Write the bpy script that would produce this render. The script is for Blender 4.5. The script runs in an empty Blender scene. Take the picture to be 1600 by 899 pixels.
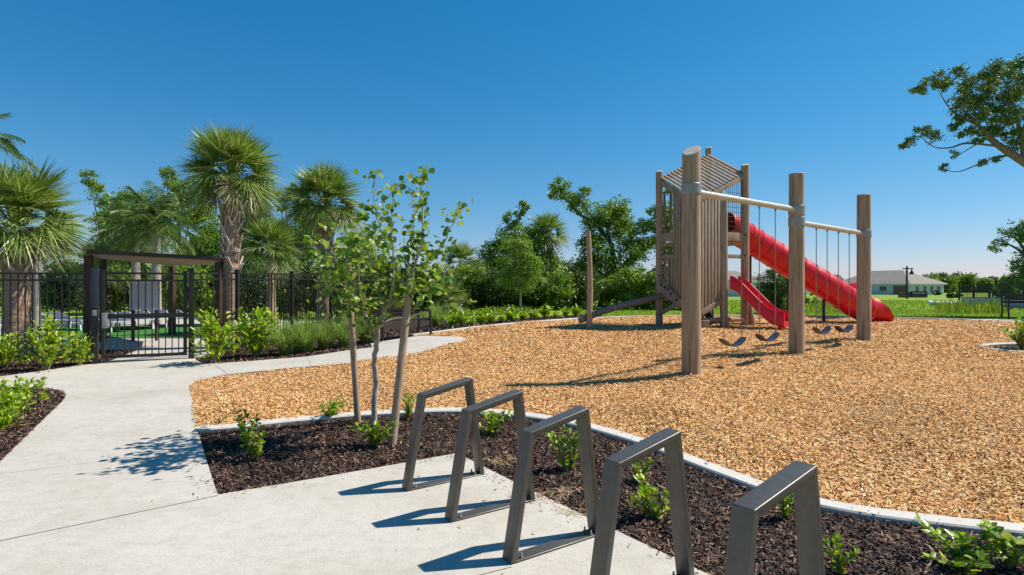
import bpy, math, random
import numpy as np
from mathutils import Vector, Matrix
from mathutils.geometry import delaunay_2d_cdt

RNG = np.random.default_rng(7)
random.seed(7)
SC = bpy.context.scene
COL = SC.collection
F = 900.0          # focal length in photo pixels (photo is 1600 wide)
CAMH = 1.6
V0 = 449.5

# ------------------------------------------------------------------ terrain
_ty = np.array([-50, 4.5, 6.5, 9.1, 11.1, 12.75, 15, 18, 25, 40, 60, 100, 140, 3000.])
_tz = np.array([0, 0, .06, .2, .33, .42, .48, .52, .54, .5, .38, .12, -.02, -.05])
_tm = np.zeros_like(_ty)
_d = np.diff(_tz) / np.diff(_ty)
for _i in range(1, len(_ty) - 1):
    _tm[_i] = 0 if _d[_i-1]*_d[_i] <= 0 else 2*_d[_i-1]*_d[_i]/(_d[_i-1]+_d[_i])

def sstep(a, b, x):
    t = np.clip((np.asarray(x, float)-a)/(b-a), 0, 1)
    return t*t*(3-2*t)

def T(x, y):
    y = np.clip(np.asarray(y, float), -49, 2999)
    i = np.clip(np.searchsorted(_ty, y) - 1, 0, len(_ty)-2)
    h = _ty[i+1]-_ty[i]
    t = (y-_ty[i])/h
    r = ((2*t**3-3*t**2+1)*_tz[i] + (t**3-2*t**2+t)*h*_tm[i] + (-2*t**3+3*t**2)*_tz[i+1] + (t**3-t**2)*h*_tm[i+1])
    f = 0.4 + 0.6*sstep(-6.5, -1.0, x)
    f = f + (1-f)*sstep(25, 60, y)
    return r*f

def Tf(x, y):
    return float(T(x, y))

def P(u, v, off=0.0):
    """ground point seen at photo pixel (u, v)"""
    ys = np.concatenate([np.arange(1.5, 40, .05), np.arange(40, 400, .5)])
    xs = (u-800)/F*ys
    zs = CAMH-(v-V0)/F*ys
    g = zs - (T(xs, ys)+off)
    k = np.argmax(g <= 0)
    if g[k] > 0:
        k = len(ys)-1
    a, b = ys[max(k-1, 0)], ys[k]
    for _ in range(30):
        m = (a+b)/2
        if CAMH-(v-V0)/F*m - (Tf((u-800)/F*m, m)+off) > 0:
            a = m
        else:
            b = m
    return Vector(((u-800)/F*b, b, CAMH-(v-V0)/F*b))

def W(u, v, y):
    return Vector(((u-800)/F*y, y, CAMH-(v-V0)/F*y))

def G(x, y, off=0.0):
    return Vector((x, y, Tf(x, y)+off))

# ------------------------------------------------------------------ materials
def new_mat(name):
    m = bpy.data.materials.new(name)
    m.use_nodes = True
    nt = m.node_tree
    b = nt.nodes['Principled BSDF']
    return m, nt, b

def ramp(nt, cols, pos=None):
    n = nt.nodes.new('ShaderNodeValToRGB')
    k = len(cols)
    pos = pos or [i/(k-1) for i in range(k)]
    el = n.color_ramp.elements
    while len(el) < k:
        el.new(.5)
    for e, p, c in zip(el, pos, cols):
        e.position = p
        e.color = (*c, 1)
    return n

def coords(nt, scale=(1, 1, 1), out='Object'):
    tc = nt.nodes.new('ShaderNodeTexCoord')
    mp = nt.nodes.new('ShaderNodeMapping')
    mp.inputs['Scale'].default_value = scale
    nt.links.new(tc.outputs[out], mp.inputs['Vector'])
    return mp.outputs['Vector']

def noise(nt, vec, scale, detail=4, rough=.6):
    n = nt.nodes.new('ShaderNodeTexNoise')
    n.inputs['Scale'].default_value = scale
    n.inputs['Detail'].default_value = detail
    n.inputs['Roughness'].default_value = rough
    if vec is not None:
        nt.links.new(vec, n.inputs['Vector'])
    return n

def bump(nt, b, h, strength=.3, dist=.02):
    n = nt.nodes.new('ShaderNodeBump')
    n.inputs['Strength'].default_value = strength
    n.inputs['Distance'].default_value = dist
    nt.links.new(h, n.inputs['Height'])
    nt.links.new(n.outputs['Normal'], b.inputs['Normal'])
    return n

def mat_noise(name, cols, scale=5, rough=.7, vscale=(1, 1, 1), bstr=.2, bdist=.01, detail=5, spec=.3, metal=0, scale2=None, pos=None):
    m, nt, b = new_mat(name)
    v = coords(nt, vscale)
    n = noise(nt, v, scale, detail)
    r = ramp(nt, cols, pos or ([.3, .7] if len(cols) == 2 else [.25, .5, .75]))
    fac = n.outputs['Fac']
    if scale2:
        n2 = noise(nt, v, scale2, 3)
        mx = nt.nodes.new('ShaderNodeMath'); mx.operation = 'ADD'
        md = nt.nodes.new('ShaderNodeMath'); md.operation = 'MULTIPLY'; md.inputs[1].default_value = .5
        nt.links.new(n.outputs['Fac'], mx.inputs[0]); nt.links.new(n2.outputs['Fac'], mx.inputs[1])
        nt.links.new(mx.outputs[0], md.inputs[0])
        fac = md.outputs[0]
    nt.links.new(fac, r.inputs['Fac'])
    nt.links.new(r.outputs['Color'], b.inputs['Base Color'])
    b.inputs['Roughness'].default_value = rough
    b.inputs['Specular IOR Level'].default_value = spec
    b.inputs['Metallic'].default_value = metal
    if bstr:
        bump(nt, b, fac, bstr, bdist)
    return m

def add_streaks(m, vscale, scale, lo, hi, dark):
    nt = m.node_tree; b = nt.nodes['Principled BSDF']
    src = b.inputs['Base Color'].links[0].from_socket
    n = noise(nt, coords(nt, vscale), scale, 6, .7)
    r = ramp(nt, [dark, (1, 1, 1)], [lo, hi])
    nt.links.new(n.outputs['Fac'], r.inputs['Fac'])
    mx = nt.nodes.new('ShaderNodeMix'); mx.data_type = 'RGBA'; mx.blend_type = 'MULTIPLY'; mx.inputs[0].default_value = 1
    nt.links.new(src, mx.inputs[6]); nt.links.new(r.outputs[0], mx.inputs[7]); nt.links.new(mx.outputs[2], b.inputs['Base Color'])

def mat_island(name, cols, rough=.5, trans=.0, spec=.3, tcol=None, pos=None):
    """colour varies from leaf to leaf (or chip to chip)"""
    m, nt, b = new_mat(name)
    g = nt.nodes.new('ShaderNodeNewGeometry')
    r = ramp(nt, cols, pos)
    nt.links.new(g.outputs['Random Per Island'], r.inputs['Fac'])
    nt.links.new(r.outputs['Color'], b.inputs['Base Color'])
    b.inputs['Roughness'].default_value = rough
    b.inputs['Specular IOR Level'].default_value = spec
    if trans:
        t = nt.nodes.new('ShaderNodeBsdfTranslucent')
        hs = nt.nodes.new('ShaderNodeHueSaturation')
        hs.inputs['Value'].default_value = 1.5
        hs.inputs['Saturation'].default_value = 1.1
        nt.links.new(r.outputs['Color'], hs.inputs['Color'])
        nt.links.new(hs.outputs['Color'], t.inputs['Color'])
        mx = nt.nodes.new('ShaderNodeMixShader')
        mx.inputs['Fac'].default_value = trans
        nt.links.new(b.outputs[0], mx.inputs[1]); nt.links.new(t.outputs[0], mx.inputs[2])
        nt.links.new(mx.outputs[0], nt.nodes['Material Output'].inputs['Surface'])
    return m

M = {}
def build_materials():
    # concrete
    m, nt, b = new_mat('concrete')
    v = coords(nt)
    n1 = noise(nt, v, .7, 6, .65); n2 = noise(nt, v, 60, 3, .7); n3 = noise(nt, v, 9, 5, .7)
    r1 = ramp(nt, [(.475, .43, .355), (.545, .50, .43), (.58, .535, .465)], [.3, .52, .75])
    nt.links.new(n1.outputs['Fac'], r1.inputs['Fac'])
    r2 = ramp(nt, [(.80, .79, .77), (1, 1, 1)], [.3, .6])
    nt.links.new(n2.outputs['Fac'], r2.inputs['Fac'])
    r3 = ramp(nt, [(.88, .87, .85), (1, 1, 1)], [.32, .55])
    nt.links.new(n3.outputs['Fac'], r3.inputs['Fac'])
    mx = nt.nodes.new('ShaderNodeMix'); mx.data_type = 'RGBA'; mx.blend_type = 'MULTIPLY'; mx.inputs[0].default_value = 1
    nt.links.new(r1.outputs[0], mx.inputs[6]); nt.links.new(r2.outputs[0], mx.inputs[7])
    mx2 = nt.nodes.new('ShaderNodeMix'); mx2.data_type = 'RGBA'; mx2.blend_type = 'MULTIPLY'; mx2.inputs[0].default_value = 1
    nt.links.new(mx.outputs[2], mx2.inputs[6]); nt.links.new(r3.outputs[0], mx2.inputs[7])
    nt.links.new(mx2.outputs[2], b.inputs['Base Color'])
    b.inputs['Roughness'].default_value = .85; b.inputs['Specular IOR Level'].default_value = .25
    bump(nt, b, n2.outputs['Fac'], .25, .004)
    M['concrete'] = m
    add_streaks(m, (1, 1, 1), 3.3, .24, .34, (.80, .77, .72)); add_streaks(m, (1.0, 2.2, 1), .45, .30, .5, (.90, .89, .86)); add_streaks(m, (1, 1, 1), 26, .22, .27, (.6, .56, .5))
    M['kerb'] = mat_noise('kerb_concrete', [(.47, .435, .38), (.60, .565, .50)], 6, .9, scale2=60)
    M['joint'] = mat_noise('joint_groove', [(.34, .32, .29), (.44, .415, .37)], 8, .9, bstr=0)
    M['deck'] = mat_noise('aggregate_deck', [(.40, .35, .31), (.52, .47, .42)], 20, .85, scale2=2)
    M['turf'] = mat_noise('artificial_turf', [(.03, .13, .02), (.06, .2, .03)], 30, .8)
    # playground bed
    for key, cols, sc in (('chipbed', [(.30, .13, .04), (.62, .34, .12), (.78, .51, .23)], 26), ('mulchbed', [(.018, .012, .010), (.04, .026, .02), (.09, .06, .045)], 30)):
        m, nt, b = new_mat(key)
        v = coords(nt)
        vo = nt.nodes.new('ShaderNodeTexVoronoi'); vo.inputs['Scale'].default_value = sc
        n = noise(nt, v, 12, 4)
        add = nt.nodes.new('ShaderNodeMixRGB'); add.inputs[0].default_value = .03
        nt.links.new(v, add.inputs[1]); nt.links.new(n.outputs['Color'], add.inputs[2])
        nt.links.new(add.outputs[0], vo.inputs['Vector'])
        r = ramp(nt, cols)
        sp = nt.nodes.new('ShaderNodeSeparateColor')
        nt.links.new(vo.outputs['Color'], sp.inputs[0])
        nt.links.new(sp.outputs[0], r.inputs['Fac'])
        nt.links.new(r.outputs[0], b.inputs['Base Color'])
        b.inputs['Roughness'].default_value = .9; b.inputs['Specular IOR Level'].default_value = .1
        bump(nt, b, vo.outputs['Distance'], .8, .03)
        M[key] = m
    M['chip'] = mat_island('wood_chip', [(.231, .103, .040), (.541, .267, .097), (.760, .439, .177), (.876, .570, .268), (.892, .775, .500)], .8, spec=.15, pos=[0, .22, .55, .85, 1])
    # slow change of tone across the bed: older and fresher chips
    m = M['chip']; nt = m.node_tree; b = nt.nodes['Principled BSDF']
    src = b.inputs['Base Color'].links[0].from_socket
    n = noise(nt, coords(nt), .55, 5, .6); r = ramp(nt, [(.84, .81, .78), (1, 1, 1), (1.0, .98, .94)], [.34, .52, .7])
    nt.links.new(n.outputs['Fac'], r.inputs['Fac'])
    mx = nt.nodes.new('ShaderNodeMix'); mx.data_type = 'RGBA'; mx.blend_type = 'MULTIPLY'; mx.inputs[0].default_value = 1
    nt.links.new(src, mx.inputs[6]); nt.links.new(r.outputs[0], mx.inputs[7]); nt.links.new(mx.outputs[2], b.inputs['Base Color'])
    M['mulch'] = mat_island('bark_shred', [(.016, .010, .009), (.048, .028, .021), (.098, .055, .040), (.200, .115, .077), (.450, .276, .176)], .75, spec=.25, pos=[0, .35, .65, .9, 1])
    # ground grass
    m, nt, b = new_mat('lawn_grass')
    v = coords(nt)
    n1 = noise(nt, v, .12, 6, .7); n2 = noise(nt, v, 3.0, 6, .75)
    r = ramp(nt, [(.11, .18, .018), (.20, .29, .028), (.28, .35, .05)], [.3, .5, .7])
    md = nt.nodes.new('ShaderNodeMixRGB'); md.inputs[0].default_value = .5
    nt.links.new(n1.outputs['Fac'], md.inputs[1]); nt.links.new(n2.outputs['Fac'], md.inputs[2])
    nt.links.new(md.outputs[0], r.inputs['Fac']); nt.links.new(r.outputs[0], b.inputs['Base Color'])
    b.inputs['Roughness'].default_value = .9; b.inputs['Specular IOR Level'].default_value = .1
    bump(nt, b, n2.outputs['Fac'], .6, .08)
    M['lawn'] = m
    M['blade'] = mat_island('grass_blade', [(.095, .170, .018), (.209, .323, .031), (.381, .442, .061)], .6, .3)
    M['reed'] = mat_island('tall_grass_blade', [(.085, .142, .016), (.169, .245, .027), (.281, .310, .048)], .6, .3)
    # foliage kinds
    M['leaf_sap'] = mat_island('round_leaf', [(.064, .134, .018), (.143, .254, .029), (.272, .362, .052), (.386, .388, .091)], .42, .35, .4, pos=[0, .4, .8, 1])
    M['leaf_bed'] = mat_island('glossy_leaf', [(.083, .174, .016), (.200, .319, .028), (.384, .478, .048), (.567, .522, .068)], .35, .3, .45, pos=[0, .4, .8, 1])
    M['leaf_fence'] = mat_island('lime_leaf', [(.111, .224, .016), (.250, .396, .026), (.443, .554, .053), (.582, .607, .092)], .4, .35, .4, pos=[0, .4, .8, 1])
    M['leaf_oak'] = mat_island('oak_leaf', [(.037, .088, .019), (.096, .181, .031), (.189, .292, .052), (.324, .408, .092)], .6, .08, .35, pos=[0, .4, .8, 1])
    M['leaf_mid'] = mat_island('mid_green_leaf', [(.057, .121, .017), (.145, .254, .029), (.265, .374, .046), (.423, .462, .085)], .45, .25, .35, pos=[0, .4, .8, 1])
    M['leaf_dark'] = mat_island('dark_green_leaf', [(.022, .048, .012), (.048, .092, .017), (.099, .154, .028), (.177, .211, .052)], .45, .2, .35, pos=[0, .4, .8, 1])
    M['leaf_young'] = mat_island('young_tree_leaf', [(.102, .187, .031), (.204, .323, .051), (.323, .425, .076)], .5, .35, .3)
    M['palm'] = mat_island('palm_blade', [(.080, .156, .024), (.172, .261, .042), (.298, .364, .084), (.551, .522, .230)], .38, .2, .45, pos=[0, .4, .85, 1])
    M['palm_old'] = mat_island('palm_dry_blade', [(.14, .15, .05), (.24, .22, .10), (.28, .22, .13)], .5, .2, .3)
    M['feather'] = mat_island('feather_leaflet', [(.046, .100, .018), (.108, .180, .032), (.234, .288, .072)], .4, .2, .4)
    M['muhly'] = mat_island('fine_grass_blade', [(.130, .221, .039), (.247, .351, .078), (.364, .429, .130)], .6, .35, .2)
    # woods
    M['post'] = mat_noise('weathered_log', [(.193, .129, .085), (.352, .259, .177), (.442, .338, .244)], 3.2, .8, (6, 6, .45), .35, .01, 7)
    M['slat'] = mat_noise('weathered_slat', [(.188, .136, .093), (.318, .239, .165), (.424, .329, .237)], 3, .8, (7, 7, .5), .3, .008, 7)
    add_streaks(M['post'], (22, 22, .35), 2.2, .30, .46, (.35, .30, .27)); add_streaks(M['post'], (3, 3, 2.2), 2.4, .20, .31, (.35, .27, .22))
    add_streaks(M['slat'], (26, 26, .4), 2.0, .32, .48, (.42, .37, .33)); add_streaks(M['slat'], (4, 4, 2.5), 2.4, .22, .33, (.4, .32, .27))
    M['endgrain'] = mat_noise('log_end', [(.38, .33, .28), (.55, .50, .44)], 9, .85)
    M['stake'] = mat_noise('peeled_stake', [(.24, .155, .10), (.36, .25, .17), (.44, .33, .24)], 4, .85, (7, 7, .7), .4, .01)
    M['bark'] = mat_noise('grey_bark', [(.09, .075, .06), (.19, .16, .13), (.30, .27, .23)], 6, .9, (3, 3, .8), .6, .02)
    M['bark_pale'] = mat_noise('pale_bark', [(.26, .21, .16), (.38, .33, .27), (.46, .42, .36)], 8, .85, (2, 2, .8), .4, .01)
    M['bark_dark'] = mat_noise('dark_bark', [(.035, .028, .022), (.08, .065, .05), (.13, .11, .09)], 5, .9, (3, 3, .8), .6, .03)
    M['palm_trunk'] = mat_noise('palm_trunk', [(.230, .132, .081), (.391, .253, .172), (.506, .380, .287)], 4, .9, (1.2, 1.2, 7), .6, .02)
    M['boot'] = mat_island('palm_boot', [(.216, .162, .121), (.446, .365, .284), (.621, .540, .446)], .85)
    # metals, plastics
    M['rack'] = mat_noise('bronze_powder_coat', [(.095, .083, .066), (.12, .106, .086)], 30, .36, bstr=.05, bdist=.001, spec=.5, metal=.35)
    M['nut'] = mat_noise('zinc_nut', [(.35, .34, .32), (.5, .49, .47)], 30, .4, metal=.8, bstr=0)
    M['black'] = mat_noise('black_powder_coat', [(.012, .011, .010), (.022, .020, .018)], 20, .4, bstr=0, spec=.4)
    M['brown'] = mat_noise('brown_painted_steel', [(.055, .032, .022), (.085, .05, .035)], 8, .5, bstr=0)
    M['soffit'] = mat_noise('tan_canopy', [(.30, .22, .16), (.38, .29, .22)], 6, .8)
    M['galv'] = mat_noise('galvanised_pipe', [(.414, .369, .315), (.522, .477, .414)], 6, .45, bstr=0, metal=.2, spec=.5)
    M['collar'] = mat_noise('galvanised_collar', [(.260, .248, .236), (.322, .310, .298)], 10, .45, bstr=0, metal=.3, spec=.5)
    M['chain'] = mat_noise('chain_steel', [(.22, .20, .18), (.36, .33, .30)], 20, .4, bstr=0, metal=.6)
    M['rubber'] = mat_noise('black_rubber', [(.018, .022, .034), (.035, .044, .068)], 15, .45, bstr=0, spec=.45)
    M['red'] = mat_noise('red_plastic', [(.58, .005, .011), (.66, .009, .015)], 2.5, .34, bstr=.04, bdist=.004, spec=.38)
    M['red_dark'] = mat_noise('red_plastic_seam', [(.504, .007, .011), (.638, .011, .015)], 5, .4, bstr=0, spec=.4)
    M['white'] = mat_noise('white_board', [(.66, .66, .70), (.74, .74, .78)], 4, .6, bstr=0)
    M['notice'] = mat_noise('notice_panel', [(.50, .51, .60), (.60, .61, .68)], 5, .6, bstr=0)
    M['lounge_white'] = mat_noise('white_aluminium', [(.6, .6, .6), (.7, .7, .7)], 5, .5, bstr=0)
    M['lounge_blue'] = mat_noise('navy_sling', [(.035, .045, .075), (.08, .09, .13)], 8, .8, bstr=0)
    M['stucco'] = mat_noise('pale_stucco', [(.58, .58, .57), (.68, .68, .67)], 3, .9, bstr=0)
    M['stucco_blue'] = mat_noise('blue_grey_stucco', [(.50, .54, .57), (.58, .62, .65)], 3, .9, bstr=0)
    M['shingle'] = mat_noise('grey_shingle', [(.21, .185, .155), (.30, .27, .225)], 2.2, .9, bstr=.3, bdist=.05, scale2=12)
    M['glass'] = mat_noise('dark_window', [(.03, .035, .045), (.05, .055, .07)], 2, .12, bstr=0, spec=.5)
    M['trim'] = mat_noise('white_trim', [(.68, .68, .66), (.76, .76, .74)], 3, .7, bstr=0)
    M['brick'] = mat_noise('brown_brick', [(.12, .07, .05), (.22, .14, .10)], 5, .9, bstr=.3)
    M['carpaint'] = mat_noise('white_car_paint', [(.66, .67, .68), (.74, .75, .76)], 2, .25, bstr=0, spec=.5)
    M['rock'] = mat_noise('pale_limestone', [(.48, .46, .42), (.66, .64, .60)], 5, .9, bstr=.5)
    M['letter'] = mat_noise('white_lettering', [(.7, .7, .7), (.78, .78, .78)], 5, .6, bstr=0)
    M['rope'] = mat_noise('tan_rope', [(.35, .26, .17), (.48, .38, .27)], 20, .9, bstr=.3)
    M['straw'] = mat_island('dry_straw', [(.22, .13, .06), (.45, .30, .15), (.6, .45, .25)], .8)
    M['twig'] = mat_noise('green_brown_stem', [(.14, .11, .05), (.22, .18, .09)], 8, .8, bstr=0)
build_materials()

# ------------------------------------------------------------------ mesh builder
ORI = {}
def link(o, parent=None):
    COL.objects.link(o)
    if parent is not None:
        o.parent = parent
    return o

def mesh_from(name, verts, quads, mat, smooth=False, tris=None):
    me = bpy.data.meshes.new(name)
    verts = np.asarray(verts, dtype=np.float32).reshape(-1, 3)
    q = np.asarray(quads if quads is not None else [], dtype=np.int32).reshape(-1, 4)
    t = np.asarray(tris if tris is not None else [], dtype=np.int32).reshape(-1, 3)
    nq, ntv = len(q), len(t)
    me.vertices.add(len(verts)); me.vertices.foreach_set('co', verts.ravel())
    me.loops.add(nq*4+ntv*3)
    me.loops.foreach_set('vertex_index', np.concatenate([q.ravel(), t.ravel()]).astype(np.int32))
    me.polygons.add(nq+ntv)
    starts = np.concatenate([np.arange(nq)*4, nq*4+np.arange(ntv)*3]).astype(np.int32)
    me.polygons.foreach_set('loop_start', starts)
    if smooth:
        me.polygons.foreach_set('use_smooth', np.ones(nq+ntv, dtype=bool))
    me.update(calc_edges=True)
    me.validate()
    if mat is not None:
        me.materials.append(mat)
    return me

def obj_np(name, verts, quads, mat, parent=None, origin=None, smooth=False, tris=None):
    o0 = np.array(ORI[parent.name]) if parent is not None else (np.array(origin) if origin is not None else np.zeros(3))
    verts = np.asarray(verts, dtype=float).reshape(-1, 3)-o0
    o = bpy.data.objects.new(name, mesh_from(name, verts, quads, mat, smooth, tris))
    link(o, parent)
    if parent is None:
        o.location = o0
    ORI[o.name] = tuple(o0)
    return o

class MB:
    def __init__(s):
        s.v = []; s.f = []; s.m = []; s.mi = 0
    def add(s, verts, faces):
        k = len(s.v)
        s.v += [tuple(p) for p in verts]
        s.f += [tuple(i+k for i in f) for f in faces]
        s.m += [s.mi]*len(faces)
        return s
    def box(s, c, size, R=None):
        c = Vector(c); hx, hy, hz = [a/2 for a in size]
        R = R or Matrix.Identity(3)
        vs = [c + R @ Vector((x*hx, y*hy, z*hz)) for z in (-1, 1) for y in (-1, 1) for x in (-1, 1)]
        return s.add(vs, [(0, 2, 3, 1), (4, 5, 7, 6), (0, 1, 5, 4), (2, 6, 7, 3), (0, 4, 6, 2), (1, 3, 7, 5)])
    def beam(s, a, b, w, h, up=(0, 0, 1)):
        """rectangular bar from a to b, w wide sideways, h along up"""
        a, b = Vector(a), Vector(b)
        d = (b-a); L = d.length; d.normalize()
        up = Vector(up)
        if abs(d.dot(up)) > .98:
            up = Vector((1, 0, 0))
        sd = d.cross(up).normalized(); u2 = sd.cross(d).normalized()
        R = Matrix((d, sd, u2)).transposed()
        return s.box((a+b)/2, (L, w, h), R)
    def tube(s, pts, rad, n=10, cap=True, twist=0):
        pts = [Vector(p) for p in pts]
        if not hasattr(rad, '__len__'):
            rad = [rad]*len(pts)
        rings = []
        ref = None
        for i, p in enumerate(pts):
            d = (pts[min(i+1, len(pts)-1)]-pts[max(i-1, 0)]).normalized()
            if ref is None:
                ref = Vector((0, 1, 0)) if abs(d.y) < .9 else Vector((1, 0, 0))
            x = (ref - d*ref.dot(d)).normalized(); y = d.cross(x); ref = x
            rings.append([p + (x*math.cos(2*math.pi*k/n)+y*math.sin(2*math.pi*k/n))*rad[i] for k in range(n)])
        vs = [q for r in rings for q in r]
        fs = []
        for i in range(len(pts)-1):
            for k in range(n):
                a = i*n+k; b = i*n+(k+1) % n
                fs.append((a, b, b+n, a+n))
        if cap:
            fs.append(tuple(range(n-1, -1, -1)))
            fs.append(tuple(range((len(pts)-1)*n, len(pts)*n)))
        return s.add(vs, fs)
    def prism(s, poly, ext):
        """closed polygon (list of Vector) extruded by vector ext"""
        n = len(poly); ext = Vector(ext)
        vs = [Vector(p) for p in poly]+[Vector(p)+ext for p in poly]
        fs = [tuple(range(n-1, -1, -1)), tuple(range(n, 2*n))]
        for k in range(n):
            fs.append((k, (k+1) % n, n+(k+1) % n, n+k))
        return s.add(vs, fs)
    def build(s, name, mat, parent=None, origin=None, smooth=False, bevel=0, seg=2, angle=40):
        o0 = Vector(ORI[parent.name]) if parent is not None else Vector(origin or (0, 0, 0))
        me = bpy.data.meshes.new(name)
        me.from_pydata([tuple(Vector(p)-o0) for p in s.v], [], s.f)
        mats = mat if isinstance(mat, (list, tuple)) else [mat]
        for mm in mats:
            me.materials.append(mm)
        if len(mats) > 1:
            me.polygons.foreach_set('material_index', s.m)
        import bmesh
        bm = bmesh.new(); bm.from_mesh(me)
        bmesh.ops.recalc_face_normals(bm, faces=bm.faces[:])
        if bevel:
            ed = [e for e in bm.edges if len(e.link_faces) == 2 and e.calc_face_angle(0) > math.radians(30)]
            bmesh.ops.bevel(bm, geom=ed, offset=bevel, segments=seg, affect='EDGES', profile=.6)
        bm.to_mesh(me); bm.free()
        if smooth or bevel:
            me.polygons.foreach_set('use_smooth', [True]*len(me.polygons))
            me.set_sharp_from_angle(angle=math.radians(angle))
        o = bpy.data.objects.new(name, me)
        link(o, parent)
        if parent is None:
            o.location = o0
        ORI[o.name] = tuple(o0)
        return o

def tag(o, label, cat, group=None, kind=None):
    if label: o['label'] = label
    if cat: o['category'] = cat
    if group: o['group'] = group
    if kind: o['kind'] = kind
    return o

def thing(name, label, cat, loc, group=None):
    o = bpy.data.objects.new(name, None)
    o.empty_display_size = .2
    link(o); o.location = loc
    ORI[o.name] = tuple(loc)
    return tag(o, label, cat, group)

def local(o):
    ORI[o.name] = (0, 0, 0)
    return o

def copy_tree(o, parent=None):
    c = o.copy(); COL.objects.link(c); c.parent = parent
    for ch in list(o.children):
        copy_tree(ch, c)
    return c

def dup(o, loc, label=None, rz=None, scale=None, group=None):
    c = copy_tree(o)
    c.location = loc
    if rz is not None: c.rotation_euler = (0, 0, rz)
    if scale is not None: c.scale = (scale,)*3 if not hasattr(scale, '__len__') else scale
    if label: c['label'] = label
    if group: c['group'] = group
    return c

def catmull(pts, n=8, closed=False):
    pts = [np.array(p, float) for p in pts]
    out = []
    N = len(pts)
    for i in range(N if closed else N-1):
        if closed:
            p0, p1, p2, p3 = pts[i-1], pts[i], pts[(i+1) % N], pts[(i+2) % N]
        else:
            p0 = pts[max(i-1, 0)]; p1 = pts[i]; p2 = pts[i+1]; p3 = pts[min(i+2, N-1)]
        for k in range(n):
            t = k/n
            out.append(.5*((2*p1)+(-p0+p2)*t+(2*p0-5*p1+4*p2-p3)*t*t+(-p0+3*p1-3*p2+p3)*t**3))
    if not closed:
        out.append(pts[-1])
    return out

def inside(poly, x, y):
    px, py = np.array([p[0] for p in poly]), np.array([p[1] for p in poly])
    res = np.zeros(x.shape, bool)
    j = len(px)-1
    for i in range(len(px)):
        c = ((py[i] > y) != (py[j] > y)) & (x < (px[j]-px[i])*(y-py[i])/(py[j]-py[i]+1e-12)+px[i])
        res ^= c
        j = i
    return res

def sheet(name, poly, off, mat, grid=.4, skirt=0, dz=None, kind='structure'):
    pts = []
    n = len(poly)
    for i in range(n):
        a, b = np.array(poly[i][:2], float), np.array(poly[(i+1) % n][:2], float)
        k = max(1, int(np.linalg.norm(b-a)/grid))
        for t in range(k):
            pts.append(a+(b-a)*t/k)
    nb = len(pts)
    P0 = np.array(pts)
    x0, y0 = P0.min(0); x1, y1 = P0.max(0)
    gx, gy = np.meshgrid(np.arange(x0+.01, x1, grid), np.arange(y0+.013, y1, grid))
    gx, gy = gx.ravel(), gy.ravel()
    ok = inside(pts, gx, gy)
    gx, gy = gx[ok], gy[ok]
    vv = [Vector((float(a), float(b))) for a, b in pts]+[Vector((float(a), float(b))) for a, b in zip(gx, gy)]
    ed = [(i, (i+1) % nb) for i in range(nb)]
    r = delaunay_2d_cdt(vv, ed, [], 1, 1e-5)
    ov = np.array([(p.x, p.y) for p in r[0]])
    z = T(ov[:, 0], ov[:, 1])+off
    if dz is not None:
        z = z+dz(ov[:, 0], ov[:, 1])
    V = [(a, b, c) for (a, b), c in zip(ov, z)]
    Fc = [tuple(f) for f in r[2]]
    mb = MB(); mb.add(V, Fc)
    if skirt:
        top = [(p[0], p[1], Tf(p[0], p[1])+off) for p in pts]
        bot = [(p[0], p[1], p2[2]-skirt) for p, p2 in zip(pts, top)]
        mb.add(top+bot, [(i, (i+1) % nb, nb+(i+1) % nb, nb+i) for i in range(nb)])
    o = mb.build(name, mat)
    me = o.data
    # upward normals
    nz = np.zeros(len(me.polygons)*3); me.polygons.foreach_get('normal', nz)
    if nz.reshape(-1, 3)[:len(Fc), 2].mean() < 0:
        me.flip_normals()
    me.polygons.foreach_set('use_smooth', [True]*len(me.polygons))
    me.set_sharp_from_angle(angle=math.radians(40))
    tag(o, None, None, kind=kind)
    return o

def px(*uv):
    return [tuple(P(u, v)[:2]) for u, v in uv]

# ------------------------------------------------------------------ leaves
def unit(a):
    return a/np.maximum(np.linalg.norm(a, axis=-1, keepdims=True), 1e-9)

def leaf_mesh(c, axis, nrm, L, Wd, six=False, fold=.15):
    """c base points, axis direction of the leaf, nrm approximate normal"""
    N = len(c)
    axis = unit(axis)
    side = unit(np.cross(axis, nrm)); nrm = np.cross(side, axis)
    L = np.broadcast_to(L, (N,))[:, None]; Wd = np.broadcast_to(Wd, (N,))[:, None]
    if six:
        b = c; t = c+axis*L+nrm*L*-.10
        r1 = c+axis*L*.38+side*Wd*.5+nrm*Wd*fold; l1 = c+axis*L*.38-side*Wd*.5+nrm*Wd*fold
        r2 = c+axis*L*.8+side*Wd*.36+nrm*Wd*fold*.4; l2 = c+axis*L*.8-side*Wd*.36+nrm*Wd*fold*.4
        V = np.stack([b, r1, r2, t, l2, l1], 1).reshape(-1, 3)
        i = np.arange(N)[:, None]*6
        Q = np.concatenate([i+np.array([[0, 1, 2, 3]]), i+np.array([[0, 3, 4, 5]])], 1).reshape(-1, 4)
    else:
        b = c; t = c+axis*L
        r = c+axis*L*.5+side*Wd*.5+nrm*Wd*fold; l = c+axis*L*.5-side*Wd*.5+nrm*Wd*fold
        V = np.stack([b, r, t, l], 1).reshape(-1, 3)
        Q = (np.arange(N)[:, None]*4+np.array([[0, 1, 2, 3]])).reshape(-1, 4)
    return V, Q

def rand_dirs(n, up=0.0):
    d = RNG.normal(size=(n, 3)); d = unit(d); d[:, 2] += up
    return unit(d)

def cat(parts):
    V = []; Q = []; k = 0
    for v, q in parts:
        V.append(v); Q.append(q+k); k += len(v)
    return np.concatenate(V), np.concatenate(Q)

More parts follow.
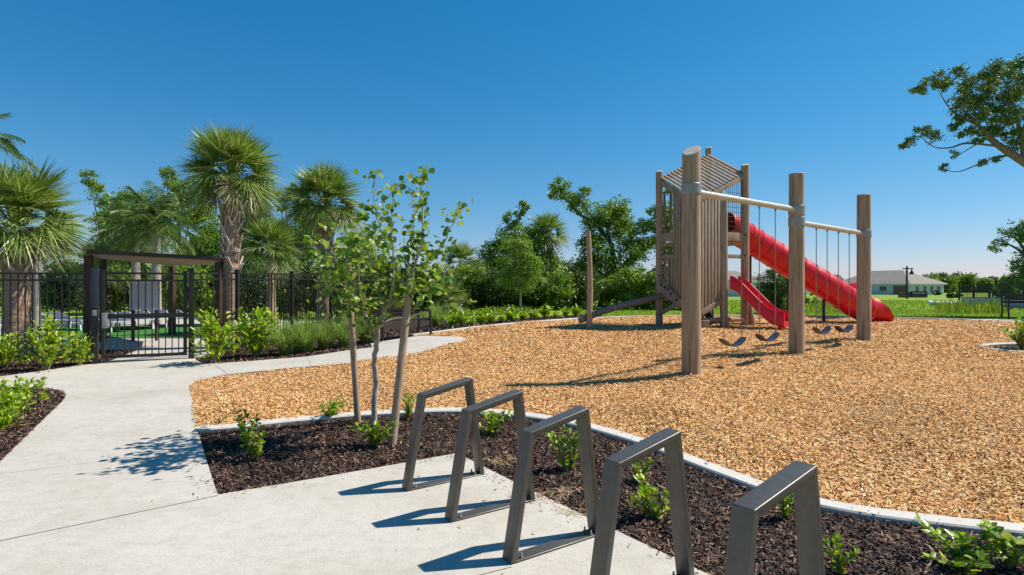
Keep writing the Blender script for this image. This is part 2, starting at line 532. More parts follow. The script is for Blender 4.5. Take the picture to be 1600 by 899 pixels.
def strips(base, d0, nrm, L, w, seg=3, droop=.3, taper=True, droop_pow=1.6):
    """narrow blades (N) as strips bending down"""
    N = len(base)
    d0 = unit(d0); side = unit(np.cross(d0, nrm))
    L = np.broadcast_to(L, (N,))[:, None]; w = np.broadcast_to(w, (N,))[:, None]
    droop = np.broadcast_to(droop, (N,))[:, None]
    rows = []
    for k in range(seg+1):
        t = k/seg
        p = base+d0*L*t
        p = p + np.array([0, 0, -1.0])*(droop*L*t**droop_pow)
        p = p - d0*(droop*L*.28*t**2)
        ww = w*((.55+.9*t) if t < .4 else (1.0*(1-(t-.4)/.6)+.06)) if taper else w
        rows.append(p-side*ww*.5); rows.append(p+side*ww*.5)
    V = np.stack(rows, 1).reshape(-1, 3)
    m = 2*(seg+1)
    i = np.arange(N)[:, None]*m
    Q = np.concatenate([i+np.array([[2*k, 2*k+1, 2*k+3, 2*k+2]]) for k in range(seg)], 1).reshape(-1, 4)
    return V, Q

# ------------------------------------------------------------------ ground
def ground():
    xs = np.concatenate([-np.geomspace(40, 2500, 28)[::-1], np.arange(-39, 60, .6), np.geomspace(61, 2500, 28)])
    ys = np.concatenate([[-60, -30, -15, -8], np.arange(-4, 60, .6), np.geomspace(61, 3000, 50)])
    X, Y = np.meshgrid(xs, ys)
    Z = T(X, Y)-.06
    V = np.stack([X, Y, Z], -1).reshape(-1, 3)
    ny, nx = X.shape
    i = (np.arange(ny-1)[:, None]*nx+np.arange(nx-1)[None]).ravel()
    Q = np.stack([i, i+1, i+nx+1, i+nx], 1)
    o = obj_np('ground', V, Q, M['lawn'], smooth=True)
    tag(o, None, None, kind='structure')
ground()

pad_a, pad_b = P(715, 708), P(1110, 899)
pad_c = pad_a+(pad_b-pad_a)*2.6
path_right = px((296, 604), (299, 598), (311, 592.5), (355, 584.5), (460, 574.5), (548, 567.5), (598, 559), (636, 553.5), (656, 549.4), (684, 542.5), (708, 538), (725, 534), (730.5, 531.3), (728, 528.3), (711, 526), (690, 525.4), (674, 525.0))
far_edge = px((655, 523.8), (642, 525.3), (612, 531), (579, 537), (582, 543), (548, 546.7), (479, 557.3), (420, 562), (389, 564.5), (333, 568), (314, 566.5), (304, 560.5))
gate_l = px((150, 567.5))
left_edge = px((110, 573), (60, 580.5), (0, 588.5))
path_poly = ([tuple(pad_c[:2]), tuple(pad_a[:2])] + px((340, 773), (308, 671)) + path_right + far_edge + [(-6.6, 12.0), (-8.05, 11.5)] + gate_l + left_edge
             + [(-16, 11.6), (-16, -4), (pad_c.x, -4)])
# smooth chips corner already dense
sheet('concrete_path', path_poly, 0.0, M['concrete'], .3, skirt=.12)

def ribbon_joint(name, uv, w=.012):
    pts = [P(u, v) for u, v in uv]
    mb = MB()
    for a, b in zip(pts[:-1], pts[1:]):
        d = (b-a).normalized(); s = Vector((d.y, -d.x, 0))*w/2
        k = max(1, int((b-a).length/.3))
        for i in range(k):
            p, q = a+(b-a)*i/k, a+(b-a)*(i+1)/k
            mb.add([G(*(p-s)[:2], .004), G(*(p+s)[:2], .004), G(*(q+s)[:2], .004), G(*(q-s)[:2], .004)], [(0, 1, 2, 3)])
    tag(mb.build(name, M['joint']), None, None, kind='structure')
ribbon_joint('path_joint', [(-60, 862), (2, 845), (341, 774.5)], .014)
ribbon_joint('path_joint', [(-40, 748), (2, 741), (150, 722)], .006)
ribbon_joint('path_joint', [(333, 568.5), (355, 584)], .016)
ribbon_joint('path_joint', [(690, 925), (750, 899), (800, 886)], .008)
ribbon_joint('path_joint', [(479, 558), (486, 572)], .010)

# kerbs
kerb1_uv = [(306, 671.5), (360, 667.5), (420, 661), (480, 655), (540, 649.5), (600, 645.5), (660, 642.5), (710, 641.5), (760, 643.5), (810, 648), (860, 655), (920, 667), (980, 684), (1020, 697), (1060, 712), (1105, 729.5), (1150, 746), (1200, 764), (1250, 779.5), (1300, 791), (1350, 800), (1400, 807), (1500, 819), (1600, 829)]
k1 = [np.array(P(u, v)[:2]) for u, v in kerb1_uv]
d = k1[-1]-k1[-3]
k1 += [k1[-1]+d*1.0+np.array([0, -.05]), k1[-1]+d*3+np.array([0, -.3])]
k1 = catmull(k1, 5)
kerb2_uv = [(642, 524.8), (700, 517.2), (780, 508), (850, 502), (910, 498), (1000, 494.8), (1100, 493.5), (1250, 494), (1400, 497), (1500, 499.5), (1600, 502.5)]
k2 = [np.array(P(u, v)[:2]) for u, v in kerb2_uv]
k2 += [k2[-1]+np.array([5, -.6]), k2[-1]+np.array([11, -2.])]
k2 = catmull(k2, 6)

def kerb(name, line, w, top, depth, mat):
    mb = MB()
    L = []
    n = len(line)
    for i, p in enumerate(line):
        t = line[min(i+1, n-1)]-line[max(i-1, 0)]
        t = t/np.linalg.norm(t); s = np.array([t[1], -t[0]])*w/2
        a, b = p-s, p+s
        za, zb = Tf(*a), Tf(*b)
        r = .012
        ai, bi = p-s*(1-2*r/w), p+s*(1-2*r/w)
        L.append([(*a, za-depth), (*a, za+top-r), (*ai, za+top), (*bi, zb+top), (*b, zb+top-r), (*b, zb-depth)])
    V = [q for l in L for q in l]
    Fs = [(i*6+k, i*6+k+1, (i+1)*6+k+1, (i+1)*6+k) for i in range(n-1) for k in range(5)]
    mb.add(V, Fs)
    o = mb.build(name, mat, smooth=True, angle=30)
    tag(o, None, None, kind='structure')
kerb('kerb', k1, .165, .02, .12, M['kerb'])
kerb('kerb', k2, .13, .03, .12, M['kerb'])

# playground bed (chips) : between kerb 1, path edge and kerb 2
HOLES = [(3.75, 9.78), (4.35, 10.2), (5.95, 11.4), (6.6, 11.85), (7.55, 15.2)]
def mound(x, y):
    h = .034*np.sin(x*1.7+y*.6)*np.sin(y*1.3-x*.4)+.03*np.sin(x*2.9-y*1.1+.5)*np.sin(y*2.2+x*.7)
    for a, b in HOLES:
        r2 = (x-a)**2+(y-b)**2
        h = h-.07*np.exp(-r2/.22)+.045*np.exp(-(np.sqrt(r2)-.75)**2/.06)
    return h+.006*np.sin(x*4.1+1)*np.sin(y*3.7)+.08*np.exp(-((x-2.75)**2/.5+(y-8.75)**2/.25))+.05*np.exp(-((x-5.0)**2/.8+(y-9.6)**2/.3))
play_poly = ([tuple(p) for p in k1[::-1]] + path_right + [tuple(p) for p in k2])
sheet('playground_bed', play_poly, -.012, M['chipbed'], .35, dz=lambda x, y: mound(x, y)*.8)
# dark mulch bed by the racks
bed_poly = [tuple(p) for p in k1] + [tuple(pad_c[:2]), tuple(pad_a[:2])] + px((340, 773), (308, 671))
sheet('mulch_bed', bed_poly, -.03, M['mulchbed'], .3)
# island bed at the left
isl = px((0, 607.5), (40, 607.5), (80, 609.5), (98, 612.5), (103.5, 617.5), (98, 627), (80, 644), (0, 722))
isl = isl + [tuple(np.array(isl[-1])+(np.array(isl[-1])-np.array(isl[-2]))*.9), (-14, 4.5), (-14, isl[0][1]-.1)]
sheet('mulch_bed', isl, .006, M['mulchbed'], .3)
# fence bed left and right
bedL = gate_l + left_edge + [(-16, 11.6), (-16, 13.2), (-8.6, 13.2), (-8.1, 11.6)]
sheet('mulch_bed', bedL, -.022, M['mulchbed'], .3)
bedR = far_edge[:12] + [(-6.3, 12.0), (-6.6, 14), (-6.2, 24), (-3.0, 24), (-2.0, 18.5)]
sheet('mulch_bed', bedR, -.024, M['mulchbed'], .3)
# back bed along kerb 2 (left half)
bk = [np.array(P(u, v)[:2]) for u, v in [(655, 523), (700, 516.8), (780, 507.6), (850, 501.6), (910, 497.6), (945, 495.8)]]
bedB = [tuple(p) for p in bk] + [tuple(p+np.array([-.2, 2.0])) for p in bk[::-1]]
sheet('mulch_bed', bedB, -.02, M['mulchbed'], .3)
# pool deck and turf behind the gate
sheet('pool_deck', [(-30, 13.2), (-8.6, 13.2), (-8.05, 11.55), (-6.5, 12.05), (-7.4, 15.8), (-8.2, 26), (-30, 26)], -.012, M['deck'], .6)
sheet('turf', [(-12.6, 16.0), (-8.0, 16.0), (-8.4, 21), (-16.5, 21)], .002, M['turf'], .6)
# right hand planter island
pc = P(1640, 546)
ring = [np.array([pc.x+1.28*math.cos(a), pc.y+.62*math.sin(a)]) for a in np.linspace(0, 2*math.pi, 41)]
kerb('kerb', ring, .13, .035, .1, M['kerb'])
sheet('mulch_bed', [tuple(p) for p in ring[:-1]], .02, M['mulchbed'], .25)
# right hand bench pad
bp = P(1612, 503.5)
sheet('bench_pad', [(bp.x-1.4, bp.y-.45), (bp.x+3, bp.y-.9), (bp.x+3, bp.y+1.2), (bp.x-1.2, bp.y+1.3)], .02, M['concrete'], .4, skirt=.1)

# ------------------------------------------------------------------ loose chips
def scatter(name, poly, dens, lmin, lmax, wmin, wmax, mat, off, tilt=.35, dz=None, region=None, exclude=None):
    pts = np.array([p[:2] for p in poly]); x0, y0 = pts.min(0); x1, y1 = pts.max(0)
    if region: x0, y0, x1, y1 = max(x0, region[0]), max(y0, region[1]), min(x1, region[2]), min(y1, region[3])
    n = int((x1-x0)*(y1-y0)*dens(0))
    x = RNG.uniform(x0, x1, n); y = RNG.uniform(y0, y1, n)
    keep = (RNG.uniform(size=n) < dens(y)/dens(0)) & (np.abs(x) < y*.93+.6) & inside(poly, x, y)
    if exclude is not None:
        keep &= ~exclude(x, y)
    x, y = x[keep], y[keep]; n = len(x)
    z = T(x, y)+off+RNG.uniform(0, .018, n)
    if dz is not None: z = z+dz(x, y)
    a = RNG.uniform(0, 2*np.pi, n); el = RNG.normal(0, tilt, n)
    ax = np.stack([np.cos(a)*np.cos(el), np.sin(a)*np.cos(el), np.sin(el)], 1)
    nr = unit(np.stack([RNG.normal(0, tilt, n), RNG.normal(0, tilt, n), np.ones(n)], 1))
    grow = np.clip(y/9, 1, 1.7)
    L = RNG.uniform(lmin, lmax, n)*grow; Wd = RNG.uniform(wmin, wmax, n)*grow
    c = np.stack([x, y, z], 1)-ax*L[:, None]*.5
    # bent chip made of two facets, six corners
    side = unit(np.cross(ax, nr)); nn = np.cross(side, ax)
    L = L[:, None]; Wd = Wd[:, None]
    bend = RNG.uniform(-.25, .35, (n, 1))
    m0 = c+ax*L*.5+nn*L*bend*.5
    t = c+ax*L
    k1_, k2_, k3_ = (RNG.uniform(.25, .6, (n, 1)) for _ in range(3))
    V = np.stack([c-side*Wd*k1_, c+side*Wd*k1_, m0+side*Wd*.5, t+side*Wd*k2_, t-side*Wd*k3_, m0-side*Wd*.5], 1).reshape(-1, 3)
    i = np.arange(n)[:, None]*6
    Q = np.concatenate([i+np.array([[0, 1, 2, 5]]), i+np.array([[5, 2, 3, 4]])], 1).reshape(-1, 4)
    o = obj_np(name, V, Q, mat)
    tag(o, None, None, kind='stuff')
    return o
chip_d = lambda y: np.interp(y, [0, 6, 9, 13, 18, 24], [3300, 3200, 1800, 800, 380, 200]) if not np.isscalar(y) else 3300
inset = [tuple(p) for p in play_poly]
scatter('wood_chips', inset, chip_d, .014, .050, .006, .016, M['chip'], -.004, .38, dz=lambda x, y: mound(x, y)*.8, region=(-7, 4, 24, 24))
mul_d = lambda y: np.interp(y, [0, 5, 8, 13, 20], [3400, 3000, 1700, 600, 300]) if not np.isscalar(y) else 3400
scatter('bark_mulch', bed_poly, mul_d, 0.02, .075, .005, .013, M['mulch'], -.026, .42, region=(-5, 2, 7, 9))
scatter('bark_mulch', isl, mul_d, .025, .08, .007, .017, M['mulch'], .010, .4, region=(-12, 3, 0, 12))
scatter('bark_mulch', bedL, mul_d, .03, .08, .008, .018, M['mulch'], -.018, .4)
scatter('bark_mulch', bedR, mul_d, .03, .08, .008, .018, M['mulch'], -.018, .4, region=(-7, 10, 0, 17))
scatter('bark_mulch', bedB, lambda y: np.interp(y, [0, 25], [250, 250]) if not np.isscalar(y) else 250, .05, .12, .015, .03, M['mulch'], -.012, .4)

for u, v, r in ((790, 722, .22), (842, 780, .2), (905, 800, .16), (880, 770, .12)):
    c = P(u, v)
    poly = [(c.x+r*(1+.3*math.sin(3*a))*math.cos(a), c.y+r*.6*math.sin(a)) for a in np.linspace(0, 2*math.pi, 15)[:-1]]
    scatter('straw', poly, lambda y: np.full(np.shape(y), 1100.) if not np.isscalar(y) else 1100, .05, .12, .003, .005, M['straw'], .0, .25)
# crumbs of mulch and chips strayed onto the concrete edges
def edge_strip(pts, w):
    pts = [np.array(p[:2], float) for p in pts]; out = []
    for i, p in enumerate(pts):
        t = pts[min(i+1, len(pts)-1)]-pts[max(i-1, 0)]; t = t/np.linalg.norm(t)
        out.append(p+np.array([t[1], -t[0]])*w)
    return [tuple(p) for p in pts]+[tuple(p) for p in out[::-1]]
c90 = lambda y: np.full(np.shape(y), 110.) if not np.isscalar(y) else 110
for w in (-.16, .16):
    scatter('bark_mulch', edge_strip([pad_c, pad_a], w), c90, .015, .05, .004, .010, M['mulch'], .002, .15)
    scatter('bark_mulch', edge_strip(px((715, 708), (340, 773)), w), c90, .015, .05, .004, .010, M['mulch'], .002, .15)
    scatter('bark_mulch', edge_strip(px((340, 773), (308, 671)), w), c90, .015, .04, .004, .010, M['mulch'], .002, .15)
    scatter('wood_chips', edge_strip(path_right[:9], w), c90, .015, .04, .006, .012, M['chip'], .002, .15)
    scatter('wood_chips', edge_strip(k1[:-14], w*.7), c90, .012, .04, .005, .012, M['chip'], .022, .15)
# ------------------------------------------------------------------ bike racks
RACK_A = Vector((.823, .568, 0)).normalized()
RACK_L = Vector((RACK_A.y, -RACK_A.x, 0))
def make_rack():
    root = local(thing('bike_rack', 'x', 'bike rack', (0, 0, 0), 'bronze bike racks in a row on the concrete pad'))
    wd, th = .10, .04
    outer = [(-.36, 0), (.36, 0), (.36-.118, .835), (-.36+.137, .742)]
    n = len(outer)
    def off_line(a, b):
        a, b = Vector(a), Vector(b); d = (b-a).normalized(); nn = Vector((-d.y, d.x))
        return a+nn*th, d
    lines = [off_line(outer[i], outer[(i+1) % n]) for i in range(n)]
    lines[0] = (Vector((-.36, .012)), Vector((1, 0)))
    inner = []
    for i in range(n):
        p, d = lines[i-1]; q, e = lines[i]
        t = ((q-p).x*e.y-(q-p).y*e.x)/(d.x*e.y-d.y*e.x)
        inner.append(p+d*t)
    to3 = lambda p: RACK_A*p[0]+Vector((0, 0, p[1]))-RACK_L*wd/2
    names = ['base_plate', 'leg', 'top_bar', 'leg']
    for i in range(n):
        j = (i+1) % n
        poly = [to3(outer[i]), to3(outer[j]), to3(inner[j]), to3(inner[i])]
        o = MB().prism(poly, RACK_L*wd).build(names[i], M['rack'], root, bevel=.0065, seg=3)
        if i == 0:
            for sx in (-.275, .275):
                for sy in (-.03, .03):
                    c = RACK_A*sx+RACK_L*sy+Vector((0, 0, .012))
                    mb = MB().tube([c, c+Vector((0, 0, .012))], .011, 6).tube([c, c+Vector((0, 0, .032))], .006, 8)
                    mb.build('anchor_bolt', M['nut'], o)
    return root
rack = make_rack()
rlab = ['bronze steel bike rack farthest from the viewer, nearest the sapling', 'bronze bike rack second from the sapling, whole loop visible', 'bronze bike rack in the middle of the row of five', 'bronze bike rack second nearest, its foot cut by the picture bottom', 'nearest bronze bike rack, only its upper half visible at the picture bottom']
for i in range(5):
    loc = Vector((-.556, 4.752, 0))+RACK_L*.722*i
    o = rack if i == 0 else copy_tree(rack)
    o.location = loc + Vector((0, 0, .002))
    o['label'] = rlab[i]

# ------------------------------------------------------------------ swing set
PW = []  # post tops for slides
P1, P2, P3 = Vector((2.83, 9.09, 0)), Vector((5.48, 11.09, 0)), Vector((7.79, 12.75, 0))
sw = thing('swing_set', 'three thick log posts joined by two pale pipe beams carrying four belt swings', 'swing set', G(P2.x, P2.y))
def logpost(p, r, top, slant, seedv):
    mb = MB()
    zb = Tf(p.x, p.y)-.1
    n = 28; rings = 9
    V = []
    rr = random.Random(seedv)
    ph = rr.uniform(0, 6)
    for i in range(rings):
        t = i/(rings-1)
        for k in range(n):
            a = 2*math.pi*k/n
            rad = r*(1+.02*math.sin(3*a+ph)+.015*math.sin(7*a+2*ph))*(1.03-.05*t)
            x = rad*math.cos(a); y = rad*math.sin(a)
            z = zb+(top-zb)*t+(slant*(x*.9+y*1.15) if i == rings-1 else 0)
            V.append((p.x+x, p.y+y, z))
    Fs = [(i*n+k, i*n+(k+1) % n, (i+1)*n+(k+1) % n, (i+1)*n+k) for i in range(rings-1) for k in range(n)]
    mb.add(V, Fs)
    mb.mi = 1
    # bevelled cap
    c = [Vector(v) for v in V[-n:]]
    cen = sum(c, Vector())/n
    inn = [cen+(q-cen)*.93+Vector((0, 0, .012)) for q in c]
    mb.add(c+inn, [(k, (k+1) % n, n+(k+1) % n, n+k) for k in range(n)])
    mb.add(inn, [tuple(range(n))])
    return mb
beam_z = CAMH+150*P1.y/F
def up_(p, z): return Vector((p.x, p.y, z))
for p, r, tv, sl, sd in ((P1, .142, 236, .5, 1), (P2, .138, 272, .06, 2), (P3, .138, 305, .05, 3)):
    u = 800+F*p.x/p.y
    top = CAMH+(V0-tv)*p.y/F
    logpost(p, r, top, sl, sd).build('post', [M['post'], M['endgrain']], sw, smooth=True, angle=50)
    # dark drying check
    dirc = Vector((-p.x, -p.y, 0)).normalized()
    sdv = Vector((-dirc.y, dirc.x, 0))
    cpt = Vector((p.x, p.y, 0))+dirc*(r*1.005)+sdv*(-r*.15)
    MB().beam(up_(cpt, Tf(p.x, p.y)-.05), up_(cpt, Tf(p.x, p.y)+.42), .012, .012, dirc).build('check_slot', M['bark_dark'], sw)
def collar(p, r, v0, v1):
    z0 = CAMH+(V0-v1)*p.y/F; z1 = CAMH+(V0-v0)*p.y/F
    MB().tube([(p.x, p.y, z0), (p.x, p.y, z0+.006), (p.x, p.y, z1-.006), (p.x, p.y, z1)], [r-.004, r, r, r-.004], 32).build('collar', M['collar'], sw, smooth=True, angle=20)
collar(P1, .153, 288, 304); collar(P2, .149, 322, 336); collar(P2, .149, 340, 354); collar(P3, .149, 360, 371)
bm1 = beam_z-.01
z1a = CAMH+(V0-300)*P1.y/F; z2a = CAMH+(V0-328)*P2.y/F
z2b = CAMH+(V0-348)*P2.y/F; z3b = CAMH+(V0-365)*P3.y/F
d12 = (P2-P1).normalized(); d23 = (P3-P2).normalized()
A0 = P1+d12*.13+Vector((0, 0, z1a)); A1 = P2-d12*.13+Vector((0, 0, z2a))
B0 = P2+d23*.13+Vector((0, 0, z2b)); B1 = P3-d23*.13+Vector((0, 0, z3b))
MB().tube([A0, A1], .052, 20).build('beam', M['galv'], sw, smooth=True)
MB().tube([B0, B1], .052, 20).build('beam', M['galv'], sw, smooth=True)
def on_line(u, a, b):
    k = (u-800)/F
    t = (k*a.y-a.x)/((b.x-a.x)-k*(b.y-a.y))
    return a+(b-a)*t
def swing(u0, u1, vs, a, b, label, seed):
    p0, p1 = on_line(u0, a, b), on_line(u1, a, b)
    ym = (p0.y+p1.y)/2
    zs = CAMH-(vs-V0)*ym/F
    root = thing('belt_swing', label, 'swing', ((p0.x+p1.x)/2, (p0.y+p1.y)/2, zs), 'belt swings hanging from the pipe beams')
    dl = (p1-p0).normalized(); dl.z = 0; dl.normalize(); pr = Vector((-dl.y, dl.x, 0))
    w = (Vector((p1.x, p1.y, 0))-Vector((p0.x, p0.y, 0))).length
    # chains: beads of alternating links
    ends = []
    for p in (p0, p1):
        top = p-Vector((0, 0, .05)); e = Vector((p.x, p.y, zs+.13)); ends.append(e)
        mb = MB()
        n = int((top-e).length/.042)
        for i in range(n):
            c0 = top+(e-top)*(i/n); c1 = top+(e-top)*((i+1)/n)
            q = dl if i % 2 else pr
            dd = (c1-c0)
            for s in (-1, 1):
                mb.tube([c0-dd*.15+q*.002*s, c0+dd*.25+q*.009*s, c0+dd*.75+q*.009*s, c1+dd*.15+q*.002*s], .0042, 5)
        mb.tube([p-Vector((0, 0, .0)), p-Vector((0, 0, .09))], .018, 8)
        mb.build('chain', M['chain'], root, smooth=True)
    # belt seat: U-shaped band with real thickness
    n = 14; V = []; hw = w/2+.07
    for k in range(n+1):
        t = -1+2*k/n
        cx = hw*t; cz = -.015+.135*abs(t)**1.7
        c = (p0+p1)/2; c = Vector((c.x, c.y, zs))+dl*cx+Vector((0, 0, cz))
        ww = .075 if abs(t) < .8 else .075-.03*(abs(t)-.8)/.2
        V += [c-pr*ww, c+pr*ww, c+pr*ww-Vector((0, 0, .014)), c-pr*ww-Vector((0, 0, .014))]
    Fs = [(i*4+k, i*4+(k+1) % 4, (i+1)*4+(k+1) % 4, (i+1)*4+k) for i in range(n) for k in range(4)]+[(0, 1, 2, 3), (n*4, n*4+3, n*4+2, n*4+1)]
    MB().add(V, Fs).build('seat', M['rubber'], root, smooth=True, angle=50)
swing(1130.7, 1159, 539, A0, A1, 'black belt swing nearest the thickest front log post', 1)
swing(1186.6, 1211.5, 531, A0, A1, 'black belt swing hanging just left of the middle log post', 2)
swing(1275.5, 1292.5, 520, B0, B1, 'black belt swing just right of the middle log post', 3)
swing(1310, 1327, 517.5, B0, B1, 'black belt swing nearest the farthest log post', 4)

# ------------------------------------------------------------------ play tower
L_, N_, R_, F_ = Vector((4.32, 16.9, 0)), Vector((4.94, 15.6, 0)), Vector((6.76, 16.7, 0)), Vector((6.14, 18.0, 0))
gz = Tf(5.5, 16.8)
tw = thing('play_tower', 'tall weathered timber play tower with slatted walls, slanted slat roof and two red slides', 'play tower', (5.54, 16.8, gz))
def up(p, z): return Vector((p.x, p.y, z))
def zat(v, y): return CAMH+(V0-v)*y/F
def lerp(a, b, t): return a+(b-a)*t
for p, tv, r in ((L_, 268, .10), (R_, 258, .115), (F_, 231, .10)):
    logpost(p, r, zat(tv, p.y), .25, int(p.x*100)).build('post', [M['post'], M['endgrain']], tw, smooth=True, angle=50)
logpost(N_, .09, 3.75, .1, 9).build('post', [M['post'], M['endgrain']], tw, smooth=True, angle=50)
C_ = lerp(N_, R_, .564)
logpost(C_, .10, 4.1, .1, 11).build('post', [M['post'], M['endgrain']], tw, smooth=True, angle=50)
# roof
zL, zN, zR = zat(281, L_.y), zat(316, N_.y), zat(272.5, R_.y)
zF = zL+zR-zN
rc = {k: up(p, z) for k, p, z in (('L', L_, zL), ('N', N_, zN), ('R', R_, zR), ('F', F_, zF))}
for a, b in (('L', 'N'), ('N', 'R'), ('R', 'F'), ('F', 'L')):
    dv = (rc[b]-rc[a])
    MB().beam(rc[a]+dv*.0-Vector((0, 0, .05)), rc[b]-Vector((0, 0, .05)), .07, .14).build('roof_beam', M['slat'], tw, bevel=.006)
mb = MB()
nrm = (rc['N']-rc['L']).cross(rc['R']-rc['N']).normalized()
if nrm.z < 0: nrm = -nrm
for i in range(15):
    t = (i+.5)/15
    a = lerp(rc['N'], rc['R'], t); b = lerp(rc['L'], rc['F'], t)
    mb.beam(a+nrm*.05, b+nrm*.05, .075, .045, nrm)
mb.build('roof', M['slat'], tw, bevel=.004)
# slat walls: right face t 0.03..0.55 ; left face .42...1
mb = MB()
dR = (R_-N_).normalized(); nR = Vector((dR.y, -dR.x, 0))
nsl = 8
for i in range(nsl):
    t = .035+.50*(i+.5)/nsl
    p = lerp(N_, R_, t)+nR*.03
    u = 800+F*p.x/p.y
    zb = zat(500-(u-1085)*.62, p.y); zt = lerp(rc['N'], rc['R'], t).z-.10
    mb.beam(up(p, zb+.02*random.random()), up(p, zt), .092, .035, nR)
mb.build('slat_wall', M['slat'], tw, bevel=.005)
mb = MB()
dL = (N_-L_).normalized(); nL = Vector((dL.y, -dL.x, 0))
for i in range(7):
    t = .43+.55*(i+.5)/7
    p = lerp(L_, N_, t)+nL*.03
    zb = zat(478+i*2, p.y); zt = lerp(rc['L'], rc['N'], t).z-.10
    mb.beam(up(p, zb), up(p, zt), .084, .035, nL)
mb.build('slat_wall', M['slat'], tw, bevel=.005)
# diagonal skirt board under the right slats
a, b = lerp(N_, R_, .05)+nR*.07, lerp(N_, R_, .56)+nR*.07
MB().beam(up(a, zat(492, a.y)), up(b, zat(466, b.y)), .04, .15).build('brace', M['slat'], tw, bevel=.006)
# guard rails in the openings
for v0, v1, h in ((364, 377, 0), (398, 404, 0)):
    for (qa, qb, nn) in ((L_, lerp(L_, N_, .45), nL), (C_, R_, nR)):
        z = zat((v0+v1)/2, 16.5); hh = (v1-v0)*16.5/F
        MB().beam(up(qa, z), up(qb, z), .07, hh).build('guard_rail', M['slat'], tw, bevel=.008)
# rope net above the slide opening
mb = MB()
for i in range(9):
    p = lerp(C_, R_, .12+.76*i/8)
    mb.tube([up(p, zat(364, p.y)), up(p, lerp(rc['N'], rc['R'], .564+.436*(.12+.76*i/8)).z-.1)], .007, 5)
for j in range(9):
    z = zat(362-j*7.5, 16.5)
    mb.tube([up(lerp(C_, R_, .1), z), up(lerp(C_, R_, .9), z)], .007, 5)
mb.build('rope_net', M['bark_dark'], tw)
# short slats in the left opening and back wall
mb = MB()
for i in range(3):
    p = lerp(L_, N_, .2+.09*i)+nL*.01
    mb.beam(up(p, zat(470, p.y)), up(p, zat(402, p.y)), .06, .03, nL)
mb.build('slat_wall', M['slat'], tw, bevel=.004)
mb = MB()
for i in range(5):
    t = .1+.8*i/4*.6
    p = lerp(L_, F_, t)
    mb.beam(up(p, zat(470, p.y)), up(p, zat(300, p.y)), .08, .03, (F_-L_).normalized().cross(Vector((0, 0, 1))))
mb.build('slat_wall', M['slat'], tw, bevel=.004)
# decks
for z, nm in ((zat(432, 16.6)-.16, 'deck'), (zat(384, 17.0), 'deck')):
    MB().prism([up(lerp(L_, N_, .03), z), up(lerp(N_, L_, .03)+dR*.05, z), up(lerp(R_, N_, .03), z), up(F_, z)], (0, 0, .06)).build(nm, M['slat'], tw)
# climbing panel with holds on the left face
qa, qb = L_+nL*.10+dL*.05, N_+nL*.10
za, zb = zat(444, L_.y), zat(478, N_.y)
poly = [up(qa, za+.06), up(lerp(qa, qb, .22), za+.06), up(lerp(qa, qb, .78), zb+.10), up(lerp(qa, qb, .72), zb-.06), up(qa, za-.22)]
cp = MB().prism(poly, nL*.04).build('climbing_panel', M['slat'], tw, bevel=.005)
for t, dzz in ((.15, -.02), (.27, -.09), (.36, -.14), (.46, -.28), (.62, -.44)):
    c = up(lerp(qa, qb, t), za+dzz)+nL*.05
    MB().tube([c, c+nL*.03, c+nL*.05], [.038, .034, .02], 10).build('climbing_hold', M['rubber'], cp, smooth=True)
# knee brace
MB().beam(up(L_+dL*.08, zat(489, L_.y)), up(lerp(L_, N_, .62), zat(473, 16.2)), .07, .11).build('brace', M['slat'], tw, bevel=.006)
MB().tube([up(R_+Vector((.22, -.05, 0)), gz-.05), up(R_+Vector((.08, 0, 0)), zat(464, R_.y))], .07, 12).build('brace', M['post'], tw, smooth=True)
# low seat log under the tower
MB().tube([up(N_+dR*.05-nR*.1, gz+.18), up(R_-dR*.05, gz+.18)], .075, 14).build('seat_log', M['post'], tw, smooth=True)
MB().box(up(N_+dR*.35, gz+.05), (.3, .25, .3)).build('seat_block', M['slat'], tw, bevel=.03)
# ladder behind
mb_s = MB()
la, lb = lerp(R_, F_, .25), lerp(L_, N_, .6)
base = lerp(N_, F_, .62)+dR*.2
topp = lerp(N_, F_, .40)+dR*.25
for s in (-.22, .22):
    off = dR*s
    mb_s = MB().beam(up(base+off, gz-.02), up(topp+off, gz+1.0), .05, .16)
    mb_s.build('ladder_rail', M['slat'], tw, bevel=.006)
for k in range(5):
    t = .12+.19*k
    c = lerp(up(base, gz), up(topp, gz+1.0), t)
    MB().beam(c-dR*.2, c+dR*.2, .09, .035).build('ladder_rung', M['slat'], tw, bevel=.004)
for p, vs in ((L_, (431, 459, 492)), (R_, (368, 400, 470, 498))):
    dc = Vector((-p.x, -p.y, 0)).normalized()
    for v in vs:
        c = up(p, zat(v, p.y))+dc*.098
        MB().tube([c, c+dc*.025, c+dc*.03], [.028, .028, .018], 10).build('bolt', M['rubber'], tw, smooth=True, angle=30)
# rope on the left post
pts = []
for k in range(60):
    t = k/59; a = t*9*math.pi
    pts.append(up(L_, zat(432, L_.y)+t*(zat(370, L_.y)-zat(432, L_.y)))+Vector((.11*math.cos(a)+.07, .11*math.sin(a), 0)))
MB().tube(pts, .02, 8).build('rope', M['rope'], tw, smooth=True)
